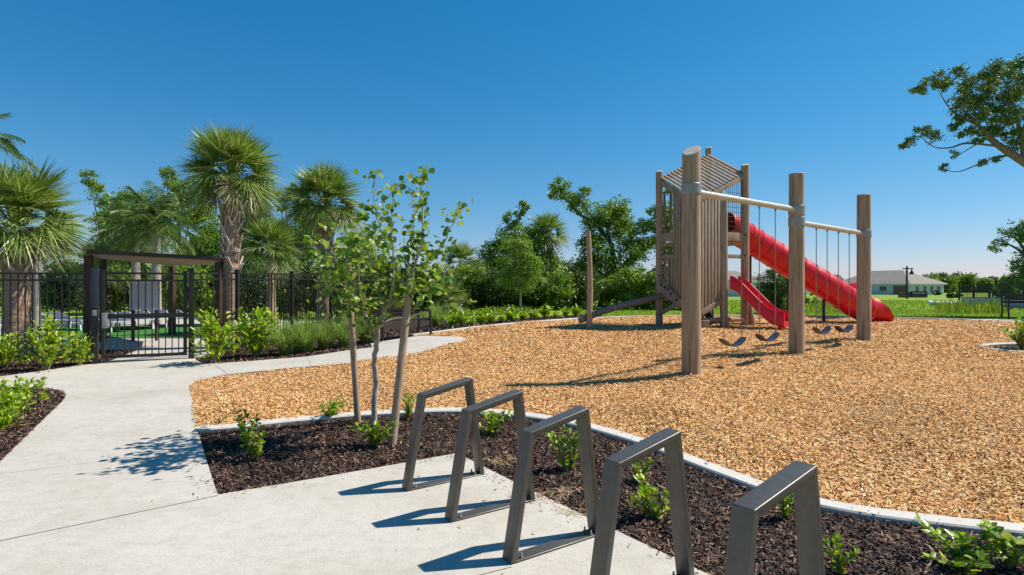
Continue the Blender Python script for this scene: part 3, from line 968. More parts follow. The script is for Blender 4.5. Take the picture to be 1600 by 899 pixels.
# black rubber tyre seat lying under the tower
tyc = up(lerp(N_, R_, .42)-nR*.55, gz+.22)
tv_, tq_ = [], []
nu, nv = 28, 10
for i in range(nu):
    for j in range(nv):
        a = 2*math.pi*i/nu; b = 2*math.pi*j/nv
        rr = .27+.085*math.cos(b)
        p = Vector((rr*math.cos(a), rr*math.sin(a), .10*math.sin(b)))
        p = Matrix.Rotation(math.radians(38), 3, 'X') @ p
        tv_.append(tuple(tyc+p))
        tq_.append((i*nv+j, ((i+1) % nu)*nv+j, ((i+1) % nu)*nv+(j+1) % nv, i*nv+(j+1) % nv))
ty = MB().add(tv_, tq_).build('tyre', M['rubber'], None, origin=tuple(tyc), smooth=True)
tag(ty, 'black rubber tyre leaning on the chips underneath the timber tower', 'tyre')

# open red slide
def open_slide():
    c0 = lerp(C_, R_, .42)+nR*.05
    zt = zat(431, 16.4)-.27
    e = Vector((7.40, 15.45, 0))
    ge = Tf(e.x, e.y)
    dirh = (e-c0); Lh = dirh.length; dirh.normalize(); sd = Vector((-dirh.y, dirh.x, 0))
    prof = []
    for k in range(25):
        t = k/24
        if t < .10: z = zt-.02*t/.1
        elif t < .74: z = zt-.02-(zt-.02-ge-.24)*((t-.10)/.64)
        else: z = ge+.24-.05*((t-.74)/.26)
        prof.append((t*Lh, z))
    # smooth z
    zs = np.array([p[1] for p in prof]); ker = np.array([.25, .5, .25])
    for _ in range(7):
        zs[1:-1] = np.convolve(zs, ker, 'valid')
    W2, Hs, th = .30, .27, .03
    V = []
    for (s, _), z in zip(prof, zs):
        p = c0+dirh*s
        pts = [(-W2-.05, Hs-.03), (-W2-.035, Hs), (-W2-.005, Hs), (-W2+.01, Hs-.03), (-W2+.03, .03), (-W2+.10, 0), (W2-.10, 0), (W2-.03, .03), (W2-.01, Hs-.03), (W2+.005, Hs), (W2+.035, Hs), (W2+.05, Hs-.03),
               (W2+.05, -.10), (W2-.02, -.13), (-W2+.02, -.13), (-W2-.05, -.10)]
        V += [up(p, z)+sd*a+Vector((0, 0, b)) for a, b in pts]
    n = 16
    Fs = [(i*n+k, i*n+(k+1) % n, (i+1)*n+(k+1) % n, (i+1)*n+k) for i in range(len(prof)-1) for k in range(n)]
    Fs += [tuple(range(n)), tuple(range((len(prof)-1)*n, len(prof)*n))]
    MB().add(V, Fs).build('slide', M['red'], tw, smooth=True, angle=55)
    MB().box(up(e-dirh*.15, ge+.08), (.1, .4, .26), Matrix((dirh, sd, Vector((0, 0, 1)))).transposed()).build('slide_foot', M['red'], tw, bevel=.01)
open_slide()
# red tube slide
axis = [(1132, 352, 17.25), (1150, 360, 17.45), (1172, 374, 17.65), (1205, 395, 17.8), (1250, 423, 17.85), (1295, 450, 17.85), (1320, 466, 17.9), (1338, 477, 18.0), (1354, 483, 18.15)]
ax = [np.array(W(*a)) for a in axis]
ax = catmull(ax, 12)
seglen = np.concatenate([[0], np.cumsum([np.linalg.norm(b-a) for a, b in zip(ax[:-1], ax[1:])])])
TR = .40
pitch = .415
tot = seglen[-1]
ss = np.arange(0, tot, .035)
cx = np.stack([np.interp(ss, seglen, [a[i] for a in ax]) for i in range(3)], 1)
bul = TR*(1+.022*np.abs(np.sin(np.pi*ss/pitch))**.7)
MB().tube([Vector(c) for c in cx], list(bul), 32, cap=False).build('tube_slide', M['red'], tw, smooth=True)
tube = [o for o in tw.children if o.name.startswith('tube_slide')][0]
k = pitch
while k < tot-.05:
    i = int(np.argmin(abs(ss-k))); i = min(max(i, 1), len(cx)-2)
    c = Vector(cx[i]); dd = (Vector(cx[i+1])-Vector(cx[i-1])).normalized()
    MB().tube([c-dd*.02, c-dd*.018, c+dd*.018, c+dd*.02], [TR-.01, TR+.018, TR+.018, TR-.01], 32, cap=False).build('flange', M['red_dark'], tube, smooth=True, angle=40)
    k += pitch
# flared exit: trough opening out
c = Vector(cx[-1]); dd = (Vector(cx[-1])-Vector(cx[-6])); dd.z *= .4; dd.normalize(); sdv = Vector((-dd.y, dd.x, 0)).normalized()
V = []
nst, na = 9, 25
for i in range(nst):
    t = i/(nst-1)
    op = t**.8*(math.pi*.62)       # opening half-angle at the top
    for kf, thick in ((0, 0), (1, .03)):
        for j in range(na):
            a = (op+(2*math.pi-2*op)*j/(na-1))
            r = (TR*1.03+.10*t*t)-thick
            p = c+dd*(t*.55)+sdv*(r*math.sin(a)*(1+.12*t))+Vector((0, 0, r*math.cos(a)-.02*t))
            V.append(p)
Fs = []
m2 = 2*na
for i in range(nst-1):
    for j in range(na-1):
        a = i*m2+j
        Fs.append((a, a+1, a+1+m2, a+m2))
        b = a+na
        Fs.append((b, b+m2, b+1+m2, b+1))
    for j in (0, na-1):
        a = i*m2+j; Fs.append((a, a+m2, a+m2+na, a+na))
i = nst-1
for j in range(na-1):
    a = i*m2+j; Fs.append((a, a+1, a+1+na, a+na))
MB().add(V, Fs).build('slide_exit', M['red'], tw, smooth=True, angle=50)
# entrance hood at the tower and the domed hood near the exit
hp = W(1338, 462, 18.3)
V = []
MB().tube([hp-Vector((0, .05, .02)), hp-Vector((0, .03, 0)), hp+Vector((0, .03, 0)), hp+Vector((0, .05, 0))], [.40, .42, .42, .40], 28).build('slide_hood', M['red'], tw, smooth=True, angle=40)
for u, vt, y in ((1172, 385, 17.9), (1231.5, 428, 18.15), (1287, 462, 17.85)):
    t = W(u, vt, y)
    MB().tube([(t.x, t.y, Tf(t.x, t.y)-.1), t], .045, 12).build('support_pole', M['black'], tw, smooth=True)

# leaning climbing log and its post
cpole = P(920, 515)
mb = MB()
pts = []; 
for k in range(9):
    t = k/8
    pts.append(Vector((cpole.x+.04*math.sin(3*t)-.02*t, cpole.y, cpole.z-.1+t*2.72)))
climb = MB().tube(pts, [.085, .08, .075, .08, .07, .072, .066, .066, .06], 14).build('wooden_pole', M['post'], None, origin=tuple(cpole), smooth=True, angle=50)
tag(climb, 'upright crooked wooden pole standing left of the timber tower', 'pole')
a, b = W(906, 501, 15.35), W(1043, 455, 16.75)
pts = [lerp(a, b, t)+Vector((0, 0, .05*math.sin(5*t)-.03*t)) for t in np.linspace(0, 1, 9)]
bl = MB().tube(pts, [.085, .085, .09, .1, .095, .1, .095, .09, .09], 14).build('climbing_log', M['bark'], None, origin=tuple(a), smooth=True, angle=50)
tag(bl, 'grey log ramp sloping from the crooked pole up to the timber tower', 'log')

# ------------------------------------------------------------------ fence, gate
FT = 1.74
def fence(name, label, pts, post_idx, spacing=.135, step=None):
    pts = [Vector((p[0], p[1], 0)) for p in pts]
    root = thing(name, label, 'fence', G(pts[0].x, pts[0].y), None)
    rail = MB(); pick = MB()
    for a, b in zip(pts[:-1], pts[1:]):
        L = (b-a).length; d = (b-a).normalized()
        ztop = Tf(a.x, a.y)+FT, Tf(b.x, b.y)+FT
        for off in (0, -.13, -FT+.12):
            MB().beam(Vector((a.x, a.y, ztop[0]+off)), Vector((b.x, b.y, ztop[1]+off)), .03, .035).build('rail', M['black'], root)
        n = int(L/spacing)
        for i in range(1, n):
            t = i/n; p = a+(b-a)*t; zt = ztop[0]*(1-t)+ztop[1]*t
            pick.box((p.x, p.y, zt-FT/2+.03), (.018, .018, FT-.07), Matrix.Rotation(math.atan2(d.y, d.x), 3, 'Z'))
    pick.build('picket', M['black'], root)
    for i in post_idx:
        p = pts[i]
        d = (pts[min(i+1, len(pts)-1)]-pts[max(i-1, 0)])
        Rz = Matrix.Rotation(math.atan2(d.y, d.x), 3, 'Z')
        z = Tf(p.x, p.y)
        MB().box((p.x, p.y, z+FT/2+.02), (.075, .075, FT+.06), Rz).box((p.x, p.y, z+FT+.065), (.09, .09, .03), Rz).build('post', M['black'], root, bevel=.004)
    return root
gl = P(148.5, 568.5); gr = P(299, 560)
fence('metal_fence', 'black picket fence left of the gate, running behind the left palm', [(gl.x-.09, gl.y+.02), (gl.x-2.5, gl.y+.03), (gl.x-4.9, gl.y+.04), (gl.x-7.3, gl.y+.05)], [1, 2, 3])
cz = P(371, 551)
fence('metal_fence', 'black picket fence right of the gate, running back past the palms behind the bench', [(gr.x+.05, gr.y+.02), (cz.x, cz.y), (cz.x+.28, cz.y+2.4), (cz.x+.55, cz.y+4.8), (cz.x+.8, cz.y+7.2), (cz.x+1.05, cz.y+9.6), (cz.x+1.3, cz.y+12)], [1, 2, 3, 4, 5, 6])
# gate
gd = Vector((gr.x-gl.x, gr.y-gl.y, 0)).normalized(); gw = Vector((gr.x-gl.x, gr.y-gl.y, 0)).length
Rg = Matrix.Rotation(math.atan2(gd.y, gd.x), 3, 'Z')
zg = Tf((gl.x+gr.x)/2, (gl.y+gr.y)/2)
gate = thing('metal_gate', 'closed black picket gate with lock box, at the end of the concrete path', 'gate', (gl.x, gl.y, zg))
def gp(s, z): return Vector((gl.x, gl.y, zg+z))+gd*s
MB().box(gp(0, .52), (.10, .10, 1.12), Rg).build('gate_post', M['black'], gate, bevel=.005)
MB().box(gp(gw, .90), (.10, .10, 1.86), Rg).box(gp(gw, 1.84), (.115, .115, .03), Rg).build('gate_post', M['black'], gate, bevel=.005)
MB().box(gp(0.0, 1.46), (.13, .10, .74), Rg).build('card_reader', M['rubber'], gate, bevel=.012)
s0, s1 = .13, gw-.11
fr = MB()
for s in (s0, s1):
    fr.box(gp(s, .94), (.065, .055, 1.72), Rg)
for z in (.11,):
    fr.box(gp((s0+s1)/2, z), (s1-s0-.066, .045, .06), Rg)
fr.box(gp((s0+s1)/2, .90), (s1-s0-.066, .05, .085), Rg)
for z in (1.74, 1.60):
    fr.box(gp((s0+s1)/2, z), (s1-s0-.066, .035, .04), Rg)
fr.build('gate_frame', M['black'], gate, bevel=.003)
pk = MB()
n = 12
for i in range(1, n):
    s = s0+(s1-s0)*i/n
    pk.box(gp(s, .50), (.018, .018, .715), Rg)
    pk.box(gp(s, 1.26), (.018, .018, .635), Rg)
pk.build('picket', M['black'], gate)
lb = MB().box(gp(s0+.03, .82)-Vector((gd.y, -gd.x, 0))*-.05, (.085, .05, .30), Rg).build('lock_box', M['collar'], gate, bevel=.008)
MB().box(gp(0, .97)+Vector((gd.y, -gd.x, 0))*.06, (.07, .03, .11), Rg).build('keypad', M['collar'], gate, bevel=.005)

# pergola
pg = thing('pergola', 'brown steel pergola with slanted tan canopy just behind the black gate', 'pergola', G(-9, 14))
cor = [W(135, 390, 12.6), W(351, 401.5, 13.6), W(336, 409, 15.6), W(267, 410.5, 17.2), W(150, 398, 15.0)]
th = Vector((0, 0, .085))
MB().prism([c-th for c in cor], th).build('canopy', M['brown'], pg, bevel=.006)
MB().prism([lerp(c, sum(cor, Vector())/5, .06)-th*1.14 for c in cor], (0, 0, .012)).build('soffit', M['soffit'], pg)
for c, w in ((lerp(cor[0], cor[3], .02), .13), (lerp(cor[1], cor[4], .04), .13), (lerp(cor[3], cor[1], .03), .15), (lerp(cor[4], cor[1], .06), .12)):
    z = Tf(c.x, c.y)
    MB().box((c.x, c.y, (z+c.z-.12)/2), (w, w, c.z-.12-z)).build('post', M['brown'], pg, bevel=.006)

# notice board seen through the gate
nb = W(226, 462, 15.2)
board = thing('notice_board', 'pale blank notice board behind the black gate', 'notice board', G(nb.x, nb.y))
Rn = Matrix.Rotation(.25, 3, 'Z')
MB().box(nb, (.70, .05, .76), Rn).build('frame', M['white'], board, bevel=.008)
for i in (-1, 0, 1):
    MB().box(nb+Rn @ Vector((.215*i, -.03, 0)), (.19, .012, .64), Rn).build('panel', M['notice'], board)
for s in (-.27, .27):
    q = nb+Rn @ Vector((s, .02, 0))
    MB().box((q.x, q.y, (Tf(q.x, q.y)+nb.z-.38)/2), (.05, .05, nb.z-.38-Tf(q.x, q.y))).build('leg', M['brown'], board)

# loungers
def make_lounger():
    root = local(thing('sun_lounger', 'x', 'sun lounger', (0, 0, 0), 'sun loungers on the pool deck'))
    fr = MB()
    for y in (-.29, .29):
        fr.beam((-.95, y, .32), (.55, y, .32), .04, .05)
        fr.beam((.5, y, .33), (1.05, y, .50), .04, .05)
    fr.beam((-.95, -.27, .32), (-.95, .27, .32), .04, .05); fr.beam((1.05, -.27, .50), (1.05, .27, .50), .04, .05)
    fr.build('frame', M['lounge_white'], root)
    sl = MB().box((-.2, 0, .345), (1.46, .54, .02))
    sl.beam((.5, 0, .365), (1.04, 0, .53), .54, .02)
    sl.build('sling', M['lounge_blue'], root)
    for x in (-.85, .5):
        for y in (-.29, .29):
            MB().beam((x, y, .31), (x+.06*(1 if x > 0 else -1), y, 0), .04, .04).build('leg', M['lounge_white'], root)
    return root
lo = make_lounger()
ll = [(178, 517, 2.5), (206, 514, 2.5), (233, 512, 2.5), (260, 509.5, 2.5), (286, 508, 2.5), (112, 515, 2.7), (70, 514, 2.7)]
lt = ['navy and white sun lounger behind the gate, closest to the lock box', 'navy and white sun lounger second from the lock box behind the gate', 'navy and white sun lounger behind the middle of the gate', 'navy and white sun lounger behind the gate, second from its right post', 'navy and white sun lounger behind the gate, closest to its right post', 'white sun lounger behind the left fence, nearer the gate', 'white sun lounger behind the left fence, nearer the palm']
for i, ((u, v, rz), t) in enumerate(zip(ll, lt)):
    p = P(u, v)
    o = lo if i == 0 else copy_tree(lo)
    o.location = p+Vector((0, 0, .01)); o.rotation_euler = (0, 0, rz+.08*((i*7) % 3-1)); o['label'] = t

nfl = 46
fx = np.concatenate([RNG.uniform(-5.5, -1.2, 30), RNG.uniform(-1.2, 1.0, 16)]); fy = np.concatenate([RNG.uniform(4.2, 9.5, 30), RNG.uniform(3.2, 4.9, 16)])
okl = inside(path_poly, fx, fy); fx, fy = fx[okl], fy[okl]
fc = np.stack([fx, fy, T(fx, fy)+.006], 1); fa = RNG.uniform(0, 6.28, len(fx))
V, Q = leaf_mesh(fc, np.stack([np.cos(fa), np.sin(fa), RNG.uniform(0, .12, len(fx))], 1), np.tile([0.05, .05, 1.0], (len(fx), 1)), RNG.uniform(.02, .05, len(fx)), RNG.uniform(.006, .02, len(fx)), True)
tag(obj_np('leaf_litter', V, Q, M['straw']), None, None, kind='stuff')
# ------------------------------------------------------------------ benches
def make_bench(label, loc, rz, length=1.35):
    root = local(thing('bench', label, 'bench', (0, 0, 0)))
    seat = MB()
    for i in range(5):
        seat.box((-.2+.1*i, 0, .44), (.085, length-.08, .025))
    seat.build('seat', M['black'], root, bevel=.004)
    bk = MB()
    for i in range(3):
        bk.beam((-.27-.025*i, -length/2+.04, .56+.11*i), (-.27-.025*i, length/2-.04, .56+.11*i), .02, .085)
    bk.build('backrest', M['black'], root, bevel=.004)
    for s in (-1, 1):
        y = s*length/2
        mb = MB()
        mb.beam((.25, y, 0), (.22, y, .66), .05, .045, (0, 1, 0)); mb.beam((-.29, y, 0), (-.22, y, .43), .05, .045, (0, 1, 0)); mb.beam((-.24, y, .42), (-.35, y, .83), .05, .045, (0, 1, 0))
        mb.beam((-.3, y, .645), (.245, y, .645), .05, .035); mb.beam((-.25, y, .415), (.23, y, .415), .045, .04)
        mb.build('side_frame', M['black'], root, bevel=.004)
    root.location = loc; root.rotation_euler = (0, 0, rz)
    return root
bc = (P(608, 531.5)+P(653, 525))/2
bdir = (P(653, 525)-P(608, 531.5))
make_bench('black metal bench on the concrete path behind the staked sapling', G(bc.x-.05, bc.y, .005), math.atan2(bdir.y, bdir.x)-math.pi/2, 1.35)
b2 = P(1604, 500.5)
make_bench('black bench at the right edge, facing the playground from its pad', G(b2.x+.25, b2.y+.1, .025), -math.pi/2-.35, 1.4)

# ------------------------------------------------------------------ shrubs
def make_shrub(name, cat_, n_stem, h, w, leafL, n_leaf, mat, seed, erect=.8, round_=.7, fill=0.0):
    """unit bush around the origin: stems with leaves set along them"""
    global RNG
    RNG = np.random.default_rng(seed); rr = random.Random(seed)
    root = local(thing(name, 'x', cat_, (0, 0, 0)))
    st = MB(); C = []; A = []
    for i in range(n_stem):
        az = rr.uniform(0, 2*math.pi); lean = rr.uniform(.1, 1)*w*.5
        hh = h*rr.uniform(.55, 1)*(1-.25*lean/(w*.5)*(1-erect))
        p0 = Vector((rr.uniform(-.04, .04)*w, rr.uniform(-.04, .04)*w, -.02))
        p2 = Vector((math.cos(az)*lean, math.sin(az)*lean, hh))
        p1 = lerp(p0, p2, .5)+Vector((-math.cos(az)*lean*.15, -math.sin(az)*lean*.15, hh*.1))
        pts = [p0, p1, p2]
        st.tube(pts, [.008*h/.4+.002, .006*h/.4, .002], 5)
        k = int(n_leaf/n_stem)
        for j in range(k):
            t = .12+.88*(j+rr.random())/k
            q = lerp(lerp(p0, p1, t), lerp(p1, p2, t), t)
            a2 = rr.uniform(0, 2*math.pi)
            C.append(q+Vector((rr.gauss(0, .02*w), rr.gauss(0, .02*w), rr.gauss(0, .012))))
            dd = (p2-p0).normalized()
            A.append(Vector((math.cos(a2), math.sin(a2), rr.uniform(0, 1.0)))+dd*.5)
    for j in range(int(n_leaf*fill)):
        a2 = rr.uniform(0, 2*math.pi); r = w*.5*math.sqrt(rr.random()); z = h*(1-(r/(w*.55))**2*.6)*rr.uniform(.2, 1)
        C.append(Vector((r*math.cos(a2), r*math.sin(a2), max(.02, z)))); A.append(Vector((math.cos(a2), math.sin(a2), rr.uniform(.0, 1.2))))
    C = np.array(C); A = np.array(A)
    st.build('stem', M['twig'], root)
    n = len(C)
    L = leafL*RNG.uniform(.6, 1.15, n)
    nr = unit(np.stack([RNG.normal(0, .5, n), RNG.normal(0, .5, n), np.ones(n)], 1))
    V, Q = leaf_mesh(C, A, nr, L, L*round_, True)
    obj_np('foliage', V, Q, mat, root)
    return root
sh = [make_shrub('shrub', 'shrub', 8, .40, .46, .062, 150, M['leaf_bed'], 11, .6, .62),
      make_shrub('shrub', 'shrub', 13, .30, .58, .060, 250, M['leaf_bed'], 12, .3, .62),
      make_shrub('shrub', 'shrub', 6, .38, .40, .058, 95, M['leaf_bed'], 13, .7, .62)]
grp = 'young shrubs in the dark mulch bed'
bed = [  # u, v, proto, scale, rz, label
    (398, 716, 0, .9, .3, 'lime shrub in the dark mulch nearest the path corner, lowest at left'),
    (384, 688, 2, 1.02, 1.2, 'tall sparse shrub by the kerb above the path corner'),
    (515, 652, 1, .85, 2.0, 'dark leafy shrub on the kerb left of the sapling'),
    (587, 694, 1, .98, .8, 'dense green shrub at the foot of the staked sapling'),
    (637, 652, 0, .75, 2.6, 'small shrub at the kerb just right of the staked sapling'),
    (768, 676, 1, .95, 3.3, 'green shrub framed by the second bike rack from the sapling'),
    (888, 731, 0, 1.1, 4.2, 'upright shrub framed by the middle bike rack'),
    (1022, 806, 1, .9, 5.0, 'dense shrub framed by the second nearest bike rack'),
    (1000, 750, 2, .8, .5, 'small thin shrub near the kerb behind the second nearest bike rack'),
    (1228, 806, 0, .7, 1.4, 'low shrub behind the top bar of the nearest bike rack'),
    (1312, 893, 2, .75, 2.4, 'tiny lime sprig right of the nearest bike rack at the picture bottom'),
    (1505, 886, 1, (1.1, 1.1, .8), 3.1, 'spreading green shrub at the bottom right corner, left one of two'),
    (1580, 880, 2, (1.35, 1.35, .95), 4.4, 'spreading green shrub at the bottom right corner, right one of two'),
    (345, 663, 2, .35, 5.2, 'tiny green sprig in the wood chips near the path')]
used = set()
for u, v, k, s, rz, lab in bed:
    p = P(u, v)
    if k in used:
        o = dup(sh[k], p+Vector((0, 0, -.02)), lab, rz, s, grp)
    else:
        o = sh[k]; used.add(k); o.location = p+Vector((0, 0, -.02)); o.rotation_euler = (0, 0, rz); o.scale = s if hasattr(s, '__len__') else (s,)*3; o['label'] = lab; o['group'] = grp
fs = [make_shrub('shrub', 'shrub', 26, .78, .75, .11, 520, M['leaf_fence'], 21, .7, .5, .3),
      make_shrub('shrub', 'shrub', 30, .70, .80, .105, 640, M['leaf_fence'], 22, .6, .5, .3),
      make_shrub('shrub', 'shrub', 16, .40, .55, .07, 420, M['leaf_fence'], 23, .5, .5, .3)]
grp2 = 'lime green shrubs along the black fence'
fl = [(8, 574, 1, (.65, .65, .95), 0, 'lime shrub at the foot of the left palm, by the picture edge'),
      (74, 578, 0, (.85, .85, 1.35), .9, 'bright lime shrub left of the gate, in front of the fence'),
      (124, 571, 1, (.6, .6, .95), 2.0, 'low darker shrub just left of the gate post'),
      (337, 567, 0, (1.05, 1.05, 1.42), 3.0, 'tall lime shrub just right of the gate post'),
      (402, 556, 1, (1.1, 1.1, 1.5), 4.1, 'broad lime shrub in front of the fence corner, beside the grass clumps'),
      (30, 632, 2, 1.0, 1.0, 'light green shrub at the top of the left mulch island'),
      (12, 648, 2, .85, 2.2, 'bright green shrub in the left mulch island, middle of three'),
      (-2, 672, 2, .75, 3.6, 'small green shrub lowest in the left mulch island, cut by the picture edge')]
used = set()
for u, v, k, s, rz, lab in fl:
    p = P(u, v)
    if k in used:
        o = dup(fs[k], p+Vector((0, 0, -.02)), lab, rz, s, grp2)
    else:
        o = fs[k]; used.add(k); o.location = p+Vector((0, 0, -.02)); o.rotation_euler = (0, 0, rz); o.scale = s if hasattr(s, '__len__') else (s,)*3; o['label'] = lab; o['group'] = grp2

# ornamental grass clumps
def make_clump(seed):
    global RNG
    RNG = np.random.default_rng(seed)
    root = local(thing('grass_clump', 'x', 'ornamental grass', (0, 0, 0), 'fine ornamental grass clumps'))
    n = 700
    az = RNG.uniform(0, 2*np.pi, n); sp = RNG.uniform(0, .75, n)
    base = np.stack([RNG.normal(0, .05, n), RNG.normal(0, .05, n), np.zeros(n)], 1)
    d0 = np.stack([np.cos(az)*sp, np.sin(az)*sp, np.ones(n)], 1)
    V, Q = strips(base, d0, np.stack([np.cos(az), np.sin(az), np.zeros(n)], 1), RNG.uniform(.55, 1.0, n), .008, 3, RNG.uniform(.1, .5, n), False)
    obj_np('blades', V, Q, M['muhly'], root)
    return root
gc = make_clump(31)
gl_ = [(447, 553, 1.0, 'fine grass clump right of the broad lime shrub by the fence'), (478, 549, 1.05, 'tallest fine grass clump, third from the lime shrub'), (508, 545, .95, 'fine grass clump in front of the thick palm trunk'),
       (540, 541, 1.0, 'fine grass clump behind the left tree stake'), (571, 534, .9, 'fine grass clump left of the metal bench'), (463, 546, .9, 'fine grass clump against the fence, second from the lime shrub'), (683, 510, .95, 'lone fine grass clump right of the metal bench')]
for i, (u, v, s, lab) in enumerate(gl_):
    p = P(u, v)
    o = gc if i == 0 else copy_tree(gc)
    o.location = p; o.rotation_euler = (0, 0, i*1.1); o.scale = (s,)*3; o['label'] = lab

# low plants in the back bed
lp = make_shrub('low_plant', 'plant', 12, .34, .5, .12, 120, M['leaf_fence'], 41, .4, .45)
lps = [(706, 512), (722, 511), (738, 509), (752, 507.5), (768, 506), (784, 504.2), (800, 502.6), (818, 501), (836, 499.4), (852, 498.2), (868, 497.4), (884, 496.2), (900, 495.4), (917, 494.6), (760, 503), (795, 500), (830, 497), (712, 507)]
for i, (u, v) in enumerate(lps):
    p = P(u, v)
    o = lp if i == 0 else copy_tree(lp)
    o.location = p; o.rotation_euler = (0, 0, i*1.7); s = 1+.35*math.sin(i*2.3); o.scale = (s, s, s)
    o['label'] = 'low yellow green plant in the mulch strip behind the far kerb'; o['group'] = 'low plants in the far mulch strip'
pp = P(1592, 548)
o = make_shrub('planter_shrub', 'shrub', 14, .6, .8, .10, 240, M['leaf_bed'], 43, .5, .5)
o.location = (pp.x+.15, pp.y+.1, pp.z+.05); tag(o, 'leafy shrub inside the curved kerbed planter at the right edge', 'shrub')

# ------------------------------------------------------------------ sapling with stakes
def SH(v):
    return .6*min(1, max(0, (600-v)/170))

def sapling():
    global RNG
    RNG = np.random.default_rng(55); rr = random.Random(55)
    b0 = P(583, 659)
    y0 = b0.y
    root = thing('sapling', 'young round leaved tree held between two wooden stakes', 'tree', tuple(b0))
    br = [  # pixel polylines, depth offsets start->end, radii
        ([(583, 662), (585, 630), (588, 600), (585, 570), (588, 540), (590, 518)], 0, 0, .034, .026),
        ([(590, 518), (601, 490), (622, 460), (640, 430), (655, 395), (661, 360), (660, 325), (658, 289), (667, 265)], 0, .25, .022, .004),
        ([(601, 490), (612, 455), (616, 420), (612, 370), (613, 328), (615.5, 295)], 0, -.2, .016, .005),
        ([(615.5, 297), (628, 286), (649, 277)], -.2, -.25, .005, .002),
        ([(614, 300), (600, 313), (589, 323)], -.2, -.3, .004, .002),
        ([(616, 425), (600, 375), (592, 349), (584, 310), (587, 272)], -.05, -.45, .010, .003),
        ([(640, 432), (660, 415), (676, 400), (694, 379), (712, 343), (723, 322)], .1, .45, .011, .003),
        ([(590, 518), (572, 495), (556, 450), (540, 405), (529, 378), (522, 355)], 0, .3, .018, .003),
        ([(572, 495), (545, 470), (515, 440), (497, 410)], .05, -.5, .011, .003),
        ([(588, 540), (572, 505), (566, 470), (560, 420), (563, 370)], 0, -.55, .012, .003),
        ([(612, 470), (640, 462), (672, 445), (700, 430)], .1, -.3, .009, .003),
        ([(622, 460), (640, 400), (646, 350), (648, 300)], .05, .5, .009, .003),
        ([(601, 490), (590, 440), (575, 395), (560, 345)], 0, .55, .010, .003),
        ([(590, 512), (610, 500), (650, 492), (690, 480), (735, 470)], .0, .6, .009, .002),
        ([(566, 470), (535, 445), (508, 420), (490, 385)], -.3, -.2, .008, .003),
    ]
    tr = MB(); nodes = []
    for i, (pl, o0, o1, r0, r1) in enumerate(br):
        pts = catmull([(u, v, y0+o0+(o1-o0)*k/(len(pl)-1)) for k, (u, v) in enumerate(pl)], 4)
        w = [W(p[0], p[1], p[2]-SH(p[1])) for p in pts]
        w = [q+Vector((rr.gauss(0, .006), rr.gauss(0, .006), 0)) if 0 < k < len(w)-1 else q for k, q in enumerate(w)]
        rad = list(np.linspace(r0, r1, len(w)))
        tr.tube(w, rad, 8 if i else 14)
        if i: nodes.append((w, rad, i))
    tr.build('trunk', M['bark_pale'], root, smooth=True)
    C = []; A = []
    def put(q, n, spread):
        for _ in range(n):
            a = rand_dirs(1, -.15)[0]
            C.append(np.array(q)+RNG.normal(0, spread, 3)); A.append(a)
    dens = {1: 24, 2: 9, 3: 14, 4: 10, 5: 22, 6: 28, 7: 27, 8: 27, 9: 24, 10: 30, 11: 20, 12: 36, 13: 5, 14: 34}
    for w, rad, i in nodes:
        L = sum((b-a).length for a, b in zip(w[:-1], w[1:]))
        n = int(dens.get(i, 20)*L*1.75)
        for _ in range(n):
            t = rr.uniform(.12 if i > 4 else .2, 1)
            k = min(int(t*(len(w)-1)), len(w)-2); q = lerp(w[k], w[k+1], t*(len(w)-1)-k)
            put(q, 1, .03 if i in (1, 2, 3, 4, 6, 13) else .065)
            # short side twigs in the lower crown
        put(w[-1], 5, .03)
        if i in (5, 7, 8, 9, 10, 12, 14, 1, 11, 6):
            m = int(L*6)
            for _ in range(m):
                t = rr.uniform(.15, .8 if i != 1 else .55); k = min(int(t*(len(w)-1)), len(w)-2); q = lerp(w[k], w[k+1], t*(len(w)-1)-k)
                e = q+Vector((rr.gauss(0, .12), rr.gauss(0, .12), rr.gauss(0.03, .12)))
                for s in np.linspace(.3, 1, 6):
                    put(lerp(q, e, s), 1, .025)
    # fuller lower-left crown and hanging low leaves
    for (u, v, ru, rv, n) in ((535, 435, 46, 55, 100), (580, 470, 48, 35, 65), (645, 440, 42, 36, 75), (560, 385, 48, 46, 70), (600, 395, 52, 52, 60), (500, 400, 26, 42, 45), (675, 400, 30, 38, 45)):
        for _ in range(n):
            a, b = rr.gauss(0, .5), rr.gauss(0, .5)
            C.append(np.array(W(u+a*ru, v+b*rv, y0-SH(v+b*rv)+rr.gauss(0, .28)))); A.append(rand_dirs(1, -.2)[0])
    C = np.array(C); A = np.array(A); n = len(C)
    nr = unit(np.stack([RNG.normal(0, .7, n), RNG.normal(0, .7, n)-.2, np.ones(n)], 1))
    L = RNG.uniform(.042, .085, n)
    V, Q = leaf_mesh(C, A, nr, L, L*1.02, True, .10)
    obj_np('foliage', V, Q, M['leaf_sap'], root)
sapling()
def stake(u0, v0, u1, v1, r, dy, lab):
    a = P(u0, v0)
    b = W(u1, v1, a.y+dy)
    d = (a-b).normalized()
    n = 8
    pts = [lerp(a+d*.15, b, k/(n-1)) for k in range(n)]
    o = MB().tube(pts, [r*(1.04-.12*k/(n-1)+.03*math.sin(k*2.1)) for k in range(n)], 14).build('tree_stake', M['stake'], None, origin=tuple(a), smooth=True, angle=50)
    tag(o, lab, 'stake', 'wooden stakes beside the sapling')
stake(613, 692, 643, 420, .041, .25, 'thick wooden stake leaning right of the sapling trunk')
stake(559, 657, 543, 408, .036, -.1, 'thinner wooden stake left of the sapling trunk')

